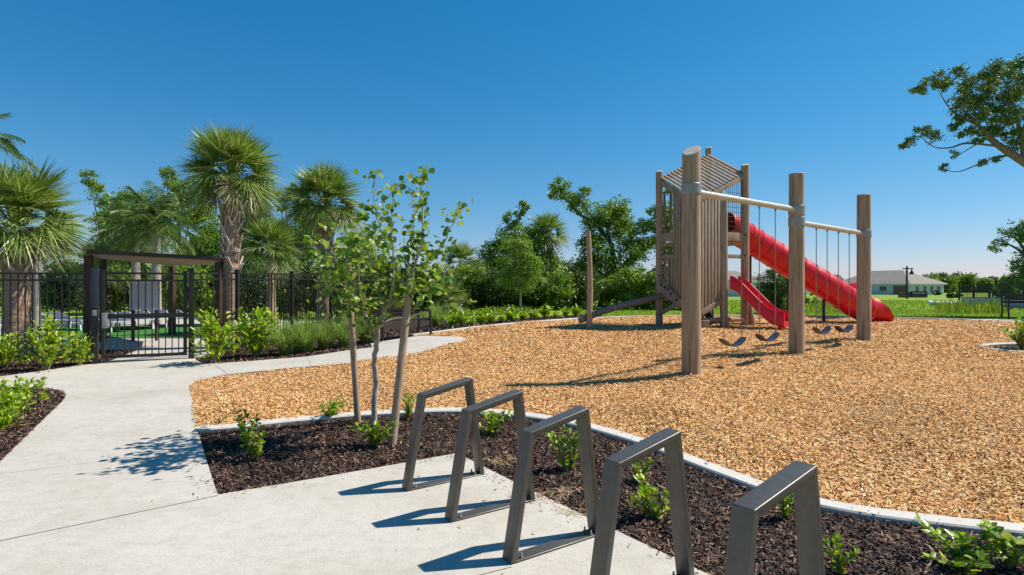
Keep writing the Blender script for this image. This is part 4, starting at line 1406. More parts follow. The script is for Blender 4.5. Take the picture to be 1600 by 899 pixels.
# ------------------------------------------------------------------ palms
def fan_frond(base, az, el, petiole, R, nseg=26, droop=.35, bend=.5):
    d = np.array([math.cos(az)*math.cos(el), math.sin(az)*math.cos(el), math.sin(el)])
    s = np.array([-math.sin(az), math.cos(az), 0.0])
    nn = np.cross(s, d)
    roll = RNG.normal(0, .35)
    s2 = s*math.cos(roll)+nn*math.sin(roll); n2 = np.cross(s2, d); n2 = n2 if n2[2] > -.2 else n2
    hub = base+d*petiole+np.array([0, 0, -.12*petiole*math.cos(el)])
    parts = []
    # petiole
    w = .018
    V = np.stack([base-s*w*1.6, base+s*w*1.6, hub+s*w*.7, hub-s*w*.7]); parts.append((V, np.array([[0, 1, 2, 3]])))
    d, n2 = d*math.cos(bend)+n2*math.sin(bend), n2*math.cos(bend)-d*math.sin(bend)
    ang = np.linspace(-1.85, 1.85, nseg)+RNG.normal(0, .03, nseg)
    dirs = np.cos(ang)[:, None]*d+np.sin(ang)[:, None]*s2 - np.abs(np.sin(ang))[:, None]*n2*.28
    LL = R*(.62+.38*np.cos(ang*.62))*RNG.uniform(.9, 1.06, nseg)
    b = np.repeat(hub[None], nseg, 0)
    parts.append(strips(b, dirs, np.repeat(n2[None], nseg, 0)+RNG.normal(0, .25, (nseg, 3)), LL, .040*R, 4, droop*RNG.uniform(.5, 1.3, nseg), True, 2.2))
    return parts

def sabal(name, label, loc, trunk_top, r0, r1, boots_from, R, nf, seed, group, crown_lift=.45, trunk_lean=(0, 0)):
    global RNG
    RNG = np.random.default_rng(seed); rr = random.Random(seed)
    loc = Vector(loc)
    root = thing(name, label, 'palm tree', tuple(loc), group)
    H = trunk_top-loc.z
    n = 40; pts = []; rad = []
    for k in range(n):
        t = k/(n-1)
        pts.append(loc+Vector((trunk_lean[0]*t*t, trunk_lean[1]*t*t, -.05+t*H)))
        rad.append((r0*(1-.18*min(1, t*3))*(1-t)+r1*t)*(1+.025*((k % 2)*2-1)+.02*math.sin(k*1.7)))
    MB().tube(pts, rad, 18).build('trunk', M['palm_trunk'], root, smooth=True)
    top = np.array(pts[-1])
    # leaf-base boots in a criss-cross spiral
    nb = int((trunk_top-boots_from)/.045)
    mb = MB()
    for i in range(max(nb, 0)):
        z = boots_from+i*.045; t = (z-loc.z)/H
        a = i*2.399
        c = loc+Vector((trunk_lean[0]*t*t, trunk_lean[1]*t*t, 0)); c.z = z
        rad_ = (r0*.82*(1-t)+r1*t)
        o = Vector((math.cos(a), math.sin(a), 0)); s = Vector((-o.y, o.x, 0))
        p0 = c+o*(rad_-.01); hgt = rr.uniform(.18, .30); out = rr.uniform(.07, .15)
        p1 = p0+o*out+Vector((0, 0, hgt))
        for sg in (-1, 1):     # split boot: a Y of two prongs
            q0 = p0+s*.10*sg*rad_/.2; q1 = p1+s*.02*sg
            mb.beam(q0, q1, .055*rad_/.2, .03, o)
    mb.build('leaf_base', M['boot'], root)
    parts = []; old = []
    for i in range(nf):
        f = (i+.5)/nf
        az = i*2.399+rr.uniform(-.3, .3)
        el = math.radians(88-100*f**1.0)+rr.gauss(0, .10)
        base = top+np.array([math.cos(az)*r1*.6, math.sin(az)*r1*.6, crown_lift*(1-f)])
        pet = R*rr.uniform(.50, .75)*(1 if f > .15 else .7)
        tgt = old if f > .965 else parts
        tgt += fan_frond(base, az, el, pet, R*rr.uniform(.85, 1.05)*(.85 if f < .1 else 1), 30, .05+.22*f**1.4, .12+.72*f)
    V, Q = cat(parts)
    obj_np('crown', V, Q, M['palm'], root)
    if old:
        V, Q = cat(old)
        obj_np('old_frond', V, Q, M['palm_old'], root)
    return root
pgp = 'fan palms behind the fence'
def palm_at(u, Y, vt, r0, r1, vboot, R, nf, seed, label, lean=(0, 0)):
    x = (u-800)/F*Y
    loc = (x, Y, Tf(x, Y))
    sabal('fan_palm', label, loc, CAMH+(V0-vt)*Y/F, r0, r1, CAMH+(V0-vboot)*Y/F, R, nf, seed, pgp, trunk_lean=lean)
palm_at(26, 12.3, 362, .29, .25, 430, .92, 84, 101, 'thick palm behind the left fence, nearest the left picture edge')
palm_at(361, 13.9, 286, .21, .17, 425, .80, 88, 102, 'tall palm with criss cross trunk between the gate and the fence corner')
palm_at(507, 18.3, 328, .31, .22, 440, .88, 84, 103, 'broad palm behind the fence, partly hidden by the sapling')
palm_at(424, 22, 398, .20, .15, 420, .9, 54, 104, 'small palm seen between the two larger fence palms')
pgp = 'fan palms among the trees behind the playground'
palm_at(722, 34, 418, .16, .14, 420, .95, 34, 105, 'fan palm in front of the pale house, right of the sapling')
palm_at(868, 33, 372, .17, .15, 400, 1.0, 40, 106, 'fan palm with pale hanging fronds behind the crooked wooden pole', (-.5, 0))
palm_at(560, 27, 405, .17, .15, 420, .9, 34, 107, 'fan palm showing through the sapling crown')
palm_at(150, 24, 425, .18, .15, 440, .8, 34, 108, 'low dark fan palm behind the pergola corner')
palm_at(92, 34, 412, .12, .10, 420, .8, 26, 109, 'distant small fan palm left of the pergola')
palm_at(700, 28, 470, .12, .12, 480, .8, 28, 110, 'short palmetto in the shade right of the bench')

def feather_frond(base, az, el, L, droop, nl=46, ll=.5):
    parts = []
    h = np.array([math.cos(az), math.sin(az), 0.0])
    s = np.array([-math.sin(az), math.cos(az), 0.0])
    t = np.linspace(0, 1, nl)
    x = L*t*np.cos(el)*(1-.15*t); z = L*t*math.sin(el)-droop*L*t**2.1
    pts = base+h*x[:, None]+np.array([0, 0, 1.0])*z[:, None]
    tan = unit(np.gradient(pts, axis=0))
    w = .022*(1-t*.8)[:, None]
    V = np.stack([pts-s*w, pts+s*w], 1).reshape(-1, 3)
    i = np.arange(nl-1)[:, None]*2
    parts.append((V, i+np.array([[0, 1, 3, 2]])))
    for sg in (-1, 1):
        b = pts[5:]; m = len(b)
        dirs = s*sg+tan[5:]*.55+np.array([0, 0, 1])*RNG.uniform(-.35, .35, (m, 1))
        lw = ll*np.sin(np.pi*np.clip(t[5:]*.86+.12, 0, 1))**.6*RNG.uniform(.85, 1.1, m)
        parts.append(strips(b, dirs, tan[5:]+RNG.normal(0, .2, (m, 3)), lw, .035*ll/.5, 3, RNG.uniform(.25, .6, m), True))
    return parts

def feather_palm(label, u, Y, vt, L, nf, seed, r=.13, ll=.5, els=(75, -35), group=None, lean=0, extra=()):
    global RNG
    RNG = np.random.default_rng(seed); rr = random.Random(seed)
    x = (u-800)/F*Y; loc = Vector((x, Y, Tf(x, Y)))
    root = thing('feather_palm', label, 'palm tree', tuple(loc), group)
    zt = CAMH+(V0-vt)*Y/F
    pts = [loc+Vector((lean*(k/19)**1.5, 0, -.05+(zt-loc.z)*k/19)) for k in range(20)]
    MB().tube(pts, [r*(1.15-.35*k/19)*(1+.02*(k % 2)) for k in range(20)], 14).build('trunk', M['bark_pale'], root, smooth=True)
    top = np.array(pts[-1]); parts = []
    for i in range(nf):
        f = (i+.5)/nf
        parts += feather_frond(top+np.array([0, 0, .1*(1-f)]), i*2.399+rr.uniform(-.3, .3), math.radians(els[0]+(els[1]-els[0])*f), L*rr.uniform(.85, 1.05), .22+.35*f, 46, ll)
    for az, el, LL, dr in extra:
        parts += feather_frond(top, az, math.radians(el), LL, dr, 60, .42)
    V, Q = cat(parts)
    obj_np('crown', V, Q, M['feather'], root)
fgp = 'feather palms by the pool'
feather_palm('pale trunked feather palm behind the pergola, its crown above the notice board', 244, 22, 345, 2.1, 30, 201, .17, .6, group=fgp)
feather_palm('feather palm left of the pale trunk, dense crown over the pergola', 212, 24, 358, 2.3, 30, 202, .17, .6, group=fgp)
feather_palm('feather palm whose single frond arches in at the upper left corner', -60, 14.5, 222, 2.0, 14, 203, .14, .42, (70, 5), group=fgp, extra=((-.15, 26, 2.15, .62), (.25, 38, 1.8, .7), (-.6, 20, 2.0, .6)))
feather_palm('slim pale trunk palm just right of the thick left palm', 57, 15.5, 385, 1.0, 10, 204, .09, .3, group=fgp)

# ------------------------------------------------------------------ broadleaf trees
def leaf_cloud(blobs, leaf, dens, six=False, clump=.28, asp=.55, up_=.5):
    """blobs: (centre, radius) in metres; leaves gather in clumps through each blob's volume"""
    Cs = []; Ls = []
    for c, r in blobs:
        c = np.array(c)
        nc = max(6, int(13*dens*(r/.6)**1.0))
        cc = rand_dirs(nc)*(r*RNG.uniform(.30, 1.0, (nc, 1))**.6)*np.array([1, 1, .85])
        m = int(34.0*dens*(r/leaf)**2/nc)+3
        for q in cc:
            k = max(3, int(m*RNG.uniform(.5, 1.5)))
            sg = clump*r*RNG.uniform(.6, 1.2)
            Cs.append(c+q+RNG.normal(0, 1, (k, 3))*np.array([sg, sg, sg*.6]))
    C = np.concatenate(Cs); n = len(C)
    A = rand_dirs(n, -.1)
    nr = unit(RNG.normal(0, .6, (n, 3))+np.array([0, 0, up_]))
    L = leaf*RNG.uniform(.7, 1.3, n)
    return leaf_mesh(C, A, nr, L, L*asp, six)

def tree(name, label, u_base, Y, blobs, leaf, mat, seed, r=.14, dens=1.0, bark='bark', v_fork=None, group=None, cat_='tree', ysp=.5, clump=.28, limbs=None, asp=.55, xbase=None, up_=.5):
    global RNG
    RNG = np.random.default_rng(seed); rr = random.Random(seed)
    x = (u_base-800)/F*Y
    if cat_ == 'tree' and 26 < Y < 40:
        leaf *= .92; dens *= 1.5
    loc = Vector((x, Y, Tf(x, Y)))
    root = thing(name, label, cat_, tuple(loc), group)
    B = []
    for (u, v, rp) in blobs:
        rm = rp*1.12*Y/F
        B.append((W(u, v, Y+rr.uniform(-ysp, ysp)), rm))
    tr = MB()
    if cat_ == 'bush' and 20 < Y < 35: B = [(c+Vector((0, 0, .18)), r_*1.2) for c, r_ in B]
    zc = sum(b[0].z for b in B)/len(B); xc = sum(b[0].x for b in B)/len(B)
    fork = W(u_base, v_fork, Y) if v_fork else Vector((x*.6+xc*.4, Y, loc.z+(zc-loc.z)*.45))
    pts = catmull([loc-Vector((0, 0, .1)), lerp(loc, fork, .5)+Vector((rr.gauss(0, .05), 0, 0)), fork], 4)
    tr.tube([Vector(p) for p in pts], list(np.linspace(r*1.15, r*.8, len(pts))), 10)
    if limbs:
        for pl, r0, r1 in limbs:
            w = [Vector(p) for p in catmull([tuple(W(u, v, Y+dy)) for u, v, dy in pl], 5)]
            tr.tube(w, list(np.linspace(r0, r1, len(w))), 8)
    else:
        for c, rm in B:
            mid = lerp(fork, c, .5)+Vector((rr.gauss(0, .15), rr.gauss(0, .15), rr.uniform(0, .25)*(c-fork).length*.4))
            w = [Vector(p) for p in catmull([tuple(fork), tuple(mid), tuple(c)], 4)]
            tr.tube(w, list(np.linspace(r*.5, max(.012, r*.08), len(w))), 6)
            for _ in range(3):
                e = c+Vector(rand_dirs(1)[0])*rm*.8
                tr.tube([lerp(mid, c, .6), lerp(c, e, .4), e], [max(.012, r*.1), .012, .006], 5)
    tr.build('trunk', M[bark], root, smooth=True)
    V, Q = leaf_cloud(B, leaf, dens, clump=clump, asp=asp, up_=up_)
    obj_np('crown', V, Q, mat, root)
    return root
tg = 'trees beyond the fence and playground'
tree('broadleaf_tree', 'thin topped tree left behind the pergola, rising between two palms', 168, 34, [(138, 278, 11), (150, 293, 12), (158, 312, 13), (172, 335, 18), (160, 350, 16)], .13, M['leaf_mid'], 301, .10, .75, group=tg)
tree('broadleaf_tree', 'dense tree directly behind the pergola', 205, 31, [(205, 318, 22), (188, 335, 20), (222, 345, 24), (200, 370, 26), (228, 390, 24), (180, 395, 22), (210, 410, 22)], .15, M['leaf_mid'], 302, .13, 1.0, group=tg)
tree('broadleaf_tree', 'tree with pale bare top twigs left of the tall criss cross palm', 275, 33, [(262, 270, 11), (268, 288, 12), (285, 300, 18), (305, 322, 22), (322, 348, 22), (280, 335, 22), (332, 380, 22), (305, 400, 22), (272, 415, 18)], .14, M['leaf_mid'], 303, .13, .9, group=tg)
tree('broadleaf_tree', 'dark leafy tree between the tall palm and the small palm', 400, 34, [(398, 330, 18), (385, 352, 22), (412, 355, 20), (440, 372, 24), (375, 390, 24), (460, 400, 22), (400, 425, 24), (445, 430, 22)], .15, M['leaf_dark'], 304, .15, 1.0, group=tg)
tree('broadleaf_tree', 'open crowned tree left of the broad palm crown', 465, 28, [(445, 305, 12), (462, 297, 11), (440, 320, 12), (475, 330, 18), (485, 355, 20), (465, 365, 15)], .12, M['leaf_mid'], 305, .11, .9, group=tg)
tree('broadleaf_tree', 'broad dark tree behind the sapling, right of the broad palm', 560, 33, [(560, 405, 24), (540, 425, 24), (590, 430, 28), (620, 450, 24), (565, 455, 24), (655, 445, 24), (690, 440, 20), (640, 470, 20)], .16, M['leaf_dark'], 306, .16, 1.0, group=tg)
tree('broadleaf_tree', 'bushy tree with sparse top sprigs right of the pale house', 800, 33, [(795, 340, 8), (817, 322, 8), (812, 335, 8), (805, 352, 10), (790, 378, 22), (772, 398, 20), (838, 372, 24), (815, 385, 24), (795, 425, 28), (845, 410, 24), (768, 430, 20), (830, 445, 25), (735, 420, 14)], .15, M['leaf_mid'], 307, .15, .95, group=tg)
tree('oak_tree', 'big dark oak with leaning limbs left of the timber tower', 942, 34.5,
     [(872, 290, 13), (866, 305, 9), (893, 312, 13), (907, 322, 15), (915, 300, 8), (935, 338, 20), (962, 322, 18), (972, 340, 18), (945, 362, 24), (975, 370, 18), (925, 378, 18), (1002, 356, 14), (990, 398, 20), (950, 400, 22), (918, 412, 18), (935, 438, 24), (970, 432, 18), (1012, 378, 16), (1030, 352, 16), (1022, 330, 10), (1045, 330, 16), (1050, 300, 8), (1058, 362, 18), (1042, 392, 16), (1062, 402, 18), (962, 452, 20), (908, 440, 14)],
     .16, M['leaf_mid'], 308, .32, .95, 'bark_dark', None, tg,
     limbs=[([(942, 492, 0), (952, 455, 0), (968, 425, 0), (1000, 395, .2), (1030, 368, .3), (1075, 345, .3)], .30, .12), ([(960, 440, 0), (958, 400, -.2), (950, 360, -.3), (955, 330, -.3)], .2, .06),
            ([(955, 380, -.2), (930, 350, 0), (905, 335, .2), (890, 318, .2), (872, 295, .2)], .12, .03), ([(935, 352, 0), (915, 325, 0), (905, 310, 0)], .06, .03), ([(1030, 368, .3), (1045, 340, .3), (1050, 305, .3)], .1, .03), ([(985, 408, .1), (985, 370, 0), (972, 340, 0)], .1, .03), ([(955, 440, 0), (925, 420, 0), (908, 440, 0)], .1, .03)])
tree('broadleaf_tree', 'dense round tree low behind the timber tower left post', 1025, 30, [(1018, 445, 18), (1032, 430, 16), (1008, 462, 16), (1038, 460, 16), (1060, 440, 18), (1075, 465, 16)], .13, M['leaf_dark'], 309, .1, 1.1, group=tg)
fill = [(215, 37, 385, 'mid', 'background tree filling the gap behind the pergola and feather palms'), (318, 37, 372, 'dark', 'background tree just left of the tall palm trunk'), (350, 36, 360, 'mid', 'background tree whose top shows behind the tall palm trunk'), (465, 37, 372, 'dark', 'background tree between the small palm and the broad palm'), (640, 38, 425, 'dark', 'background tree low behind the right stake of the sapling'), (752, 37, 412, 'dark', 'background tree right of the pale house, below the bushy tree'), (855, 36, 390, 'mid', 'background tree behind the pale skirted fan palm'), (898, 37, 405, 'dark', 'background tree just left of the crooked pole')]
for i, (u, Y, vt, k, lab) in enumerate(fill):
    rr = random.Random(700+i)
    bl_ = [(u+rr.uniform(-30, 30), rr.uniform(vt+12, 455), rr.uniform(15, 21)) for _ in range(9)]+[(u, vt+15, 17), (u-12, 448, 20), (u+14, 445, 20)]
    tree('broadleaf_tree', lab, u, Y, bl_, .16, M['leaf_'+k], 700+i, .14, .9, group=tg)
tree('young_tree', 'slim young tree with light green oval crown in front of the dark trees', 814, 24.5, [(812, 365, 10), (806, 385, 16), (820, 390, 16), (800, 410, 20), (822, 415, 20), (812, 435, 22), (795, 440, 16), (832, 440, 16)], .08, M['leaf_young'], 310, .05, .9, 'bark_pale', 450, None, 'tree', .25)
tree('round_tree', 'dense dark green young tree between the open slide and the tube slide', 1209, 25, [(1209, 428, 11), (1200, 442, 14), (1220, 442, 14), (1195, 460, 15), (1209, 455, 16), (1224, 460, 15), (1198, 478, 15), (1220, 478, 15), (1209, 488, 14)], .07, M['leaf_dark'], 311, .06, 1.25, group=None, ysp=.25)
# oak limb reaching in from the right
tree('oak_tree', 'large oak reaching into the upper right corner of the picture', 1790, 23, [(1440, 207, 11), (1424, 222, 8), (1412, 229, 7), (1436, 140, 10), (1452, 132, 9), (1466, 122, 11), (1482, 128, 10), (1500, 112, 10), (1508, 128, 12), (1525, 150, 16), (1505, 165, 13), (1550, 110, 14), (1545, 135, 15), (1572, 120, 16), (1590, 100, 14), (1580, 150, 18), (1540, 182, 14), (1500, 185, 11), (1515, 205, 12), (1560, 195, 14), (1592, 182, 16), (1558, 248, 6), (1535, 254, 5), (1490, 240, 6), (1475, 262, 6), (1456, 214, 9), (1530, 215, 9), (1575, 212, 10), (1580, 228, 9), (1598, 214, 13), (1550, 210, 11), (1515, 140, 12), (1535, 125, 12), (1560, 165, 15), (1575, 180, 13), (1530, 170, 13), (1490, 200, 9), (1500, 150, 10), (1475, 135, 8), (1610, 130, 20), (1620, 200, 22), (1650, 150, 30), (1680, 220, 30), (1600, 95, 10), (1720, 170, 35), (1770, 210, 35), (1700, 120, 30)],
     .095, M['leaf_oak'], 312, .40, 1.25, 'bark', 420, 'oaks at the right edge', 'tree', .9, .30,
     [([(1790, 430, 0), (1720, 320, 0), (1640, 275, 0), (1600, 253, 0), (1556, 224, 0), (1528, 196, .1), (1505, 172, .2)], .30, .03), ([(1528, 196, .1), (1500, 182, .1), (1480, 164, .1), (1466, 140, .1)], .05, .012), ([(1568, 230, 0), (1512, 224, 0), (1485, 231, 0), (1460, 230, 0), (1440, 215, 0)], .05, .012),
      ([(1580, 243, .1), (1560, 245, .1), (1540, 252, .1), (1500, 268, .2), (1476, 266, .2)], .05, .01), ([(1545, 215, -.1), (1510, 235, -.1), (1488, 250, -.1)], .03, .008), ([(1600, 253, 0), (1590, 190, 0), (1575, 140, 0), (1560, 105, 0)], .09, .015), ([(1575, 165, 0), (1545, 140, 0), (1500, 118, 0)], .05, .01), ([(1720, 320, 0), (1690, 240, .3), (1660, 160, .3)], .2, .03), ([(1640, 275, 0), (1625, 200, 0), (1600, 110, 0)], .08, .015), ([(1790, 430, 0), (1770, 300, .2), (1730, 180, .2)], .25, .04)])
tree('oak_tree', 'farther oak with a leaning dark trunk at the right edge above the bench', 1650, 42, [(1560, 380, 9), (1552, 391, 7), (1572, 364, 10), (1590, 352, 11), (1592, 372, 10), (1605, 360, 14), (1590, 425, 12), (1580, 440, 12), (1600, 412, 12), (1610, 440, 18), (1570, 452, 9), (1620, 390, 18), (1640, 370, 20)], .17, M['leaf_oak'], 313, .5, .9, 'bark_dark', 440, 'oaks at the right edge', 'tree', .8, .28,
     [([(1650, 470, 0), (1620, 455, 0), (1598, 440, 0), (1605, 400, 0), (1585, 370, 0)], .35, .05), ([(1605, 400, 0), (1575, 382, 0), (1556, 388, 0)], .1, .02), ([(1598, 440, 0), (1580, 440, 0)], .15, .05), ([(1650, 470, 0), (1640, 400, 0), (1630, 370, 0)], .2, .05)])

# understory bushes
ug = 'understory bushes behind the playground and fence'
und = [(590, 27, 26, 'dark'), (625, 30, 24, 'mid'), (668, 29, 26, 'dark'), (730, 30, 24, 'mid'), (765, 30, 26, 'dark'), (795, 29, 24, 'dark'), (835, 30, 26, 'dark'), (868, 29, 22, 'mid'), (900, 30, 26, 'dark'), (962, 31, 24, 'mid'), (995, 29.5, 24, 'mid'), (1030, 29, 20, 'mid'), (1065, 29, 22, 'mid'), (1100, 30, 20, 'mid')]
ul = ['dark bush behind the staked sapling trunk', 'green bush directly above the metal bench', 'dark bush right of the metal bench', 'green bush below the fan palm by the pale house', 'black green bush left of the slim young tree', 'dark bush directly behind the slim young tree trunk', 'dark bush right of the slim young tree', 'green bush between the young tree and the crooked pole', 'dark bush directly behind the crooked wooden pole', 'bright bush behind the middle of the log ramp', 'bright bush behind the upper end of the log ramp', 'bush just left of the timber tower left post', 'bush showing under the tower behind the climbing panel', 'bush showing under the tower behind the tyre']
for i, ((u, Y, rp, k), lab) in enumerate(zip(und, ul)):
    rr = random.Random(400+i)
    bl_ = [(u+rr.uniform(-16, 16), 478-rr.uniform(0, 40), rp*rr.uniform(.5, .75)) for _ in range(6)]+[(u, 474, rp*.8)]
    tree('bush', lab, u, Y, bl_, .17 if k == 'dark' else .15, M['leaf_'+k], 400+i, .07, 1.5, 'bark_dark', None, ug, 'bush', .5, asp=.4)
undl = [(-10, 26, 'mid'), (62, 27, 'mid'), (100, 25, 'dark'), (140, 26, 'dark'), (178, 27.5, 'mid'), (232, 27, 'dark'), (285, 26, 'mid'), (325, 27, 'mid'), (392, 26, 'dark'), (440, 27, 'mid'), (478, 26, 'dark'), (535, 25, 'mid')]
ull = ['green bush behind the left fence at the picture edge', 'green bush behind the slim pale palm trunk', 'dark bush behind the fence left of the pergola', 'dark bush behind the left pergola post', 'green bush seen through the gate left of the notice board', 'dark bush directly behind the notice board', 'green bush right of the notice board under the pergola', 'green bush behind the right pergola post', 'dark bush between the tall palm and the small palm', 'green bush right of the small palm trunk', 'dark bush left of the broad palm trunk', 'green bush right of the broad palm trunk']
for i, ((u, Y, k), lab) in enumerate(zip(undl, ull)):
    rr = random.Random(450+i)
    bl_ = [(u+rr.uniform(-18, 18), 480-rr.uniform(0, 48), 24*rr.uniform(.5, .8)) for _ in range(6)]+[(u, 474, 18)]
    tree('bush', lab, u, Y, bl_, .16, M['leaf_'+k], 450+i, .06, 1.4, 'bark_dark', None, 'understory bushes behind the fence', 'bush', .5, asp=.45)

# ------------------------------------------------------------------ distance on the right
def hip_house(name, label, C0, d1, w, d2, dp, wall_h, roof_h, wallmat, over=.5, feats=True):
    base = Tf(C0.x, C0.y)-.05
    root = thing(name, label, 'house', (C0.x, C0.y, base))
    d1 = d1.normalized(); d2 = d2.normalized()
    q = [C0, C0+d1*w, C0+d1*w+d2*dp, C0+d2*dp]
    MB().prism([up(p, base) for p in q], (0, 0, wall_h)).build('wall', wallmat, root)
    e = [C0-d1*over-d2*over, C0+d1*(w+over)-d2*over, C0+d1*(w+over)+d2*(dp+over), C0-d1*over+d2*(dp+over)]
    z = base+wall_h
    h = dp/2
    r0 = C0+d1*h*.9+d2*dp/2; r1 = C0+d1*(w-h*.9)+d2*dp/2
    V = [up(p, z) for p in e]+[up(p, z+.22) for p in e]+[up(r0, z+roof_h), up(r1, z+roof_h)]
    Fs = [(0, 1, 2, 3), (4, 5, 9, 8), (5, 6, 9), (6, 7, 8, 9), (7, 4, 8)]
    roof = MB().add(V, Fs).build('roof', M['shingle'], root)
    fa = MB().add(V[:8], [(0, 1, 5, 4), (1, 2, 6, 5), (2, 3, 7, 6), (3, 0, 4, 7)]).build('fascia', M['trim'], root)
    def panel(nm, o_, d, s0, s1, z0, z1, nrm_, mat, out=.06):
        a = o_+d*s0; b = o_+d*s1
        poly = [up(a, base+z0), up(b, base+z0), up(b, base+z1), up(a, base+z1)]
        return MB().prism(poly, nrm_*out).build(nm, mat, root)
    return root, panel, q, base
# main house: nearest corner at u=1421
C0 = Vector(((1421-800)/F*128, 128, 0))
vdir = Vector((.57, .82, 0)).normalized(); pl = Vector((-.82, .57, 0)).normalized()
d1 = (pl*.84+vdir*.54).normalized(); d2 = Vector((d1.y, -d1.x, 0))
hs, panel, q, hb = hip_house('house', 'single storey white house with grey hip roof beyond the lawn at right', C0, d1, 18.5, d2, 12, 2.35, 3.4, M['stucco_blue'])
n1 = -d2; n2 = -d1
panel('recess_shade_panel', C0, d1, .3, 3.6, .05, 2.1, n1, M['glass'])  # flat dark panel stands in for the shade inside the entrance
panel('window', C0, d1, 5.2, 6.8, .9, 1.9, n1, M['glass']); panel('window', C0, d1, 11, 12.6, .9, 1.9, n1, M['glass'])
for s in (2.2, 4.8, 7.2, 9.6):
    panel('window', C0, d2, s, s+.9, .5, 1.9, n2, M['glass'])
for s in (6, 9.5):
    c = C0+d1*s+d2*4.2
    MB().box(up(c, hb+2.35+2.2), (.7, .7, .35)).build('roof_vent', M['shingle'], hs)
# second roof seen past the tower
C1 = Vector(((1200-800)/F*95, 95, 0))
hip_house('house', 'grey roofed house far behind the timber tower and open slide', C1, Vector((-1, .12, 0)), 14, Vector((.12, 1, 0)), 9, 2.2, 2.2, M['stucco'])
C2 = Vector(((772-800)/F*62, 62, 0))
h2, panel, q, hb = hip_house('house', 'pale house with brown roof glimpsed through the trees right of the sapling', C2, Vector((-1, .1, 0)), 9, Vector((.1, 1, 0)), 7, 1.7, 1.3, M['stucco_blue'])
panel('window', C2, Vector((-1, .1, 0)).normalized(), 1.0, 1.8, .4, 1.3, Vector((-.1, -1, 0)), M['glass'])

# cars
def make_car(label, u, v, rz):
    p = P(u, v)
    root = local(thing('parked_car', label, 'car', (0, 0, 0), 'white cars parked far beyond the lawn'))
    prof = [(-2.2, .35), (-2.25, .75), (-1.5, .92), (-.9, 1.42), (.7, 1.45), (1.5, .98), (2.15, .82), (2.25, .4)]
    MB().prism([Vector((a, -.85, b)) for a, b in prof], (0, 1.7, 0)).build('body', M['carpaint'], root, bevel=.07)
    gp_ = [(-1.35, .96), (-.85, 1.34), (.65, 1.37), (1.3, 1.0)]
    MB().prism([Vector((a, -.87, b)) for a, b in gp_], (0, .03, 0)).build('side_window', M['glass'], root)
    MB().prism([Vector((a, .84, b)) for a, b in gp_], (0, .03, 0)).build('side_window', M['glass'], root)
    for x in (-1.35, 1.4):
        for y in (-.88, .70):
            MB().tube([(x, y, .33), (x, y+.18, .33)], .33, 18).build('wheel', M['rubber'], root, smooth=True)
    root.location = p; root.rotation_euler = (0, 0, rz)
make_car('white parked car seen under the red tube slide', 1262, 462.5, .2)
make_car('white parked car just left of the farthest swing post', 1322, 461.8, .3)

# street lamp
p = P(1417, 466.3)
lampY = p.y
sl = thing('street_lamp', 'dark street lamp with crossarm and hanging bell in front of the white house', 'street lamp', tuple(p))
zt = zat(416, lampY)
MB().tube([p-Vector((0, 0, .1)), up(p, zt)], [.13, .10], 10).build('post', M['brown'], sl, smooth=True)
MB().beam(up(p, zt-.30)+Vector((-.5, 0, 0)), up(p, zt-.30)+Vector((.72, 0, 0)), .12, .12).build('crossarm', M['brown'], sl)
q = up(p, zt-.36)+Vector((.58, 0, 0))
MB().tube([q, q-Vector((0, 0, .15)), q-Vector((0, 0, .3)), q-Vector((0, 0, .62))], [.04, .07, .14, .27], 14).build('lamp_shade', M['black'], sl, smooth=True)
# neighbourhood sign
p = P(1426, 465.3)
sg = thing('entrance_sign', 'low brick entrance sign with black panel and pale lettering beside the street lamp', 'sign', tuple(p))
s_ = p.y/F
sd = Vector((1, .0, 0))
MB().box((p.x, p.y, p.z+4.2*s_), (42*s_, .5, 8.4*s_)).box((p.x, p.y, p.z+8.6*s_), (43*s_, .6, .5*s_)).build('base', M['brick'], sg)
MB().box((p.x+7*s_, p.y-.3, p.z+6.6*s_), (25*s_, .12, 6.6*s_)).build('panel', M['black'], sg)
lt_ = MB()
for i in range(10):
    x = p.x+(-2.6+i*2.05)*s_
    lt_.box((x, p.y-.38, p.z+6.9*s_), (.45*s_, .05, 2.3*s_)); lt_.box((x+.75*s_, p.y-.38, p.z+(7.6-.7*(i % 3))*s_), (1.0*s_, .05, .55*s_))
lt_.build('lettering', M['letter'], sg)
# pond headwall with fence
wa, wb = P(1506, 478.5), P(1640, 483.5)
hw = thing('retaining_wall', 'pale low concrete wall at the pond behind the tall grass', 'wall', tuple(wa))
MB().beam(wa+Vector((0, 0, .2)), wb+Vector((0, 0, .28)), .3, .55).build('wall', M['kerb'], hw)
wf = thing('metal_fence', 'thin black fence standing on the pale pond wall at right', 'fence', tuple(wa+Vector((0, .3, 0))))
f0, f1 = wa+Vector((0, .35, .45)), wb+Vector((0, .35, .5))
rl = MB(); pk = MB()
for z in (.05, .75):
    MB().beam(f0+Vector((0, 0, z)), f1+Vector((0, 0, z)), .03, .035).build('rail', M['black'], wf)
n = 60
for i in range(n+1):
    p = lerp(f0, f1, i/n)
    pk.box(p+Vector((0, 0, .38)), (.02, .02, .8))
pk.build('picket', M['black'], wf)
for i in range(6):
    p = lerp(f0, f1, i/5)
    MB().box(p+Vector((0, 0, .36)), (.06, .06, .92)).build('post', M['black'], wf)
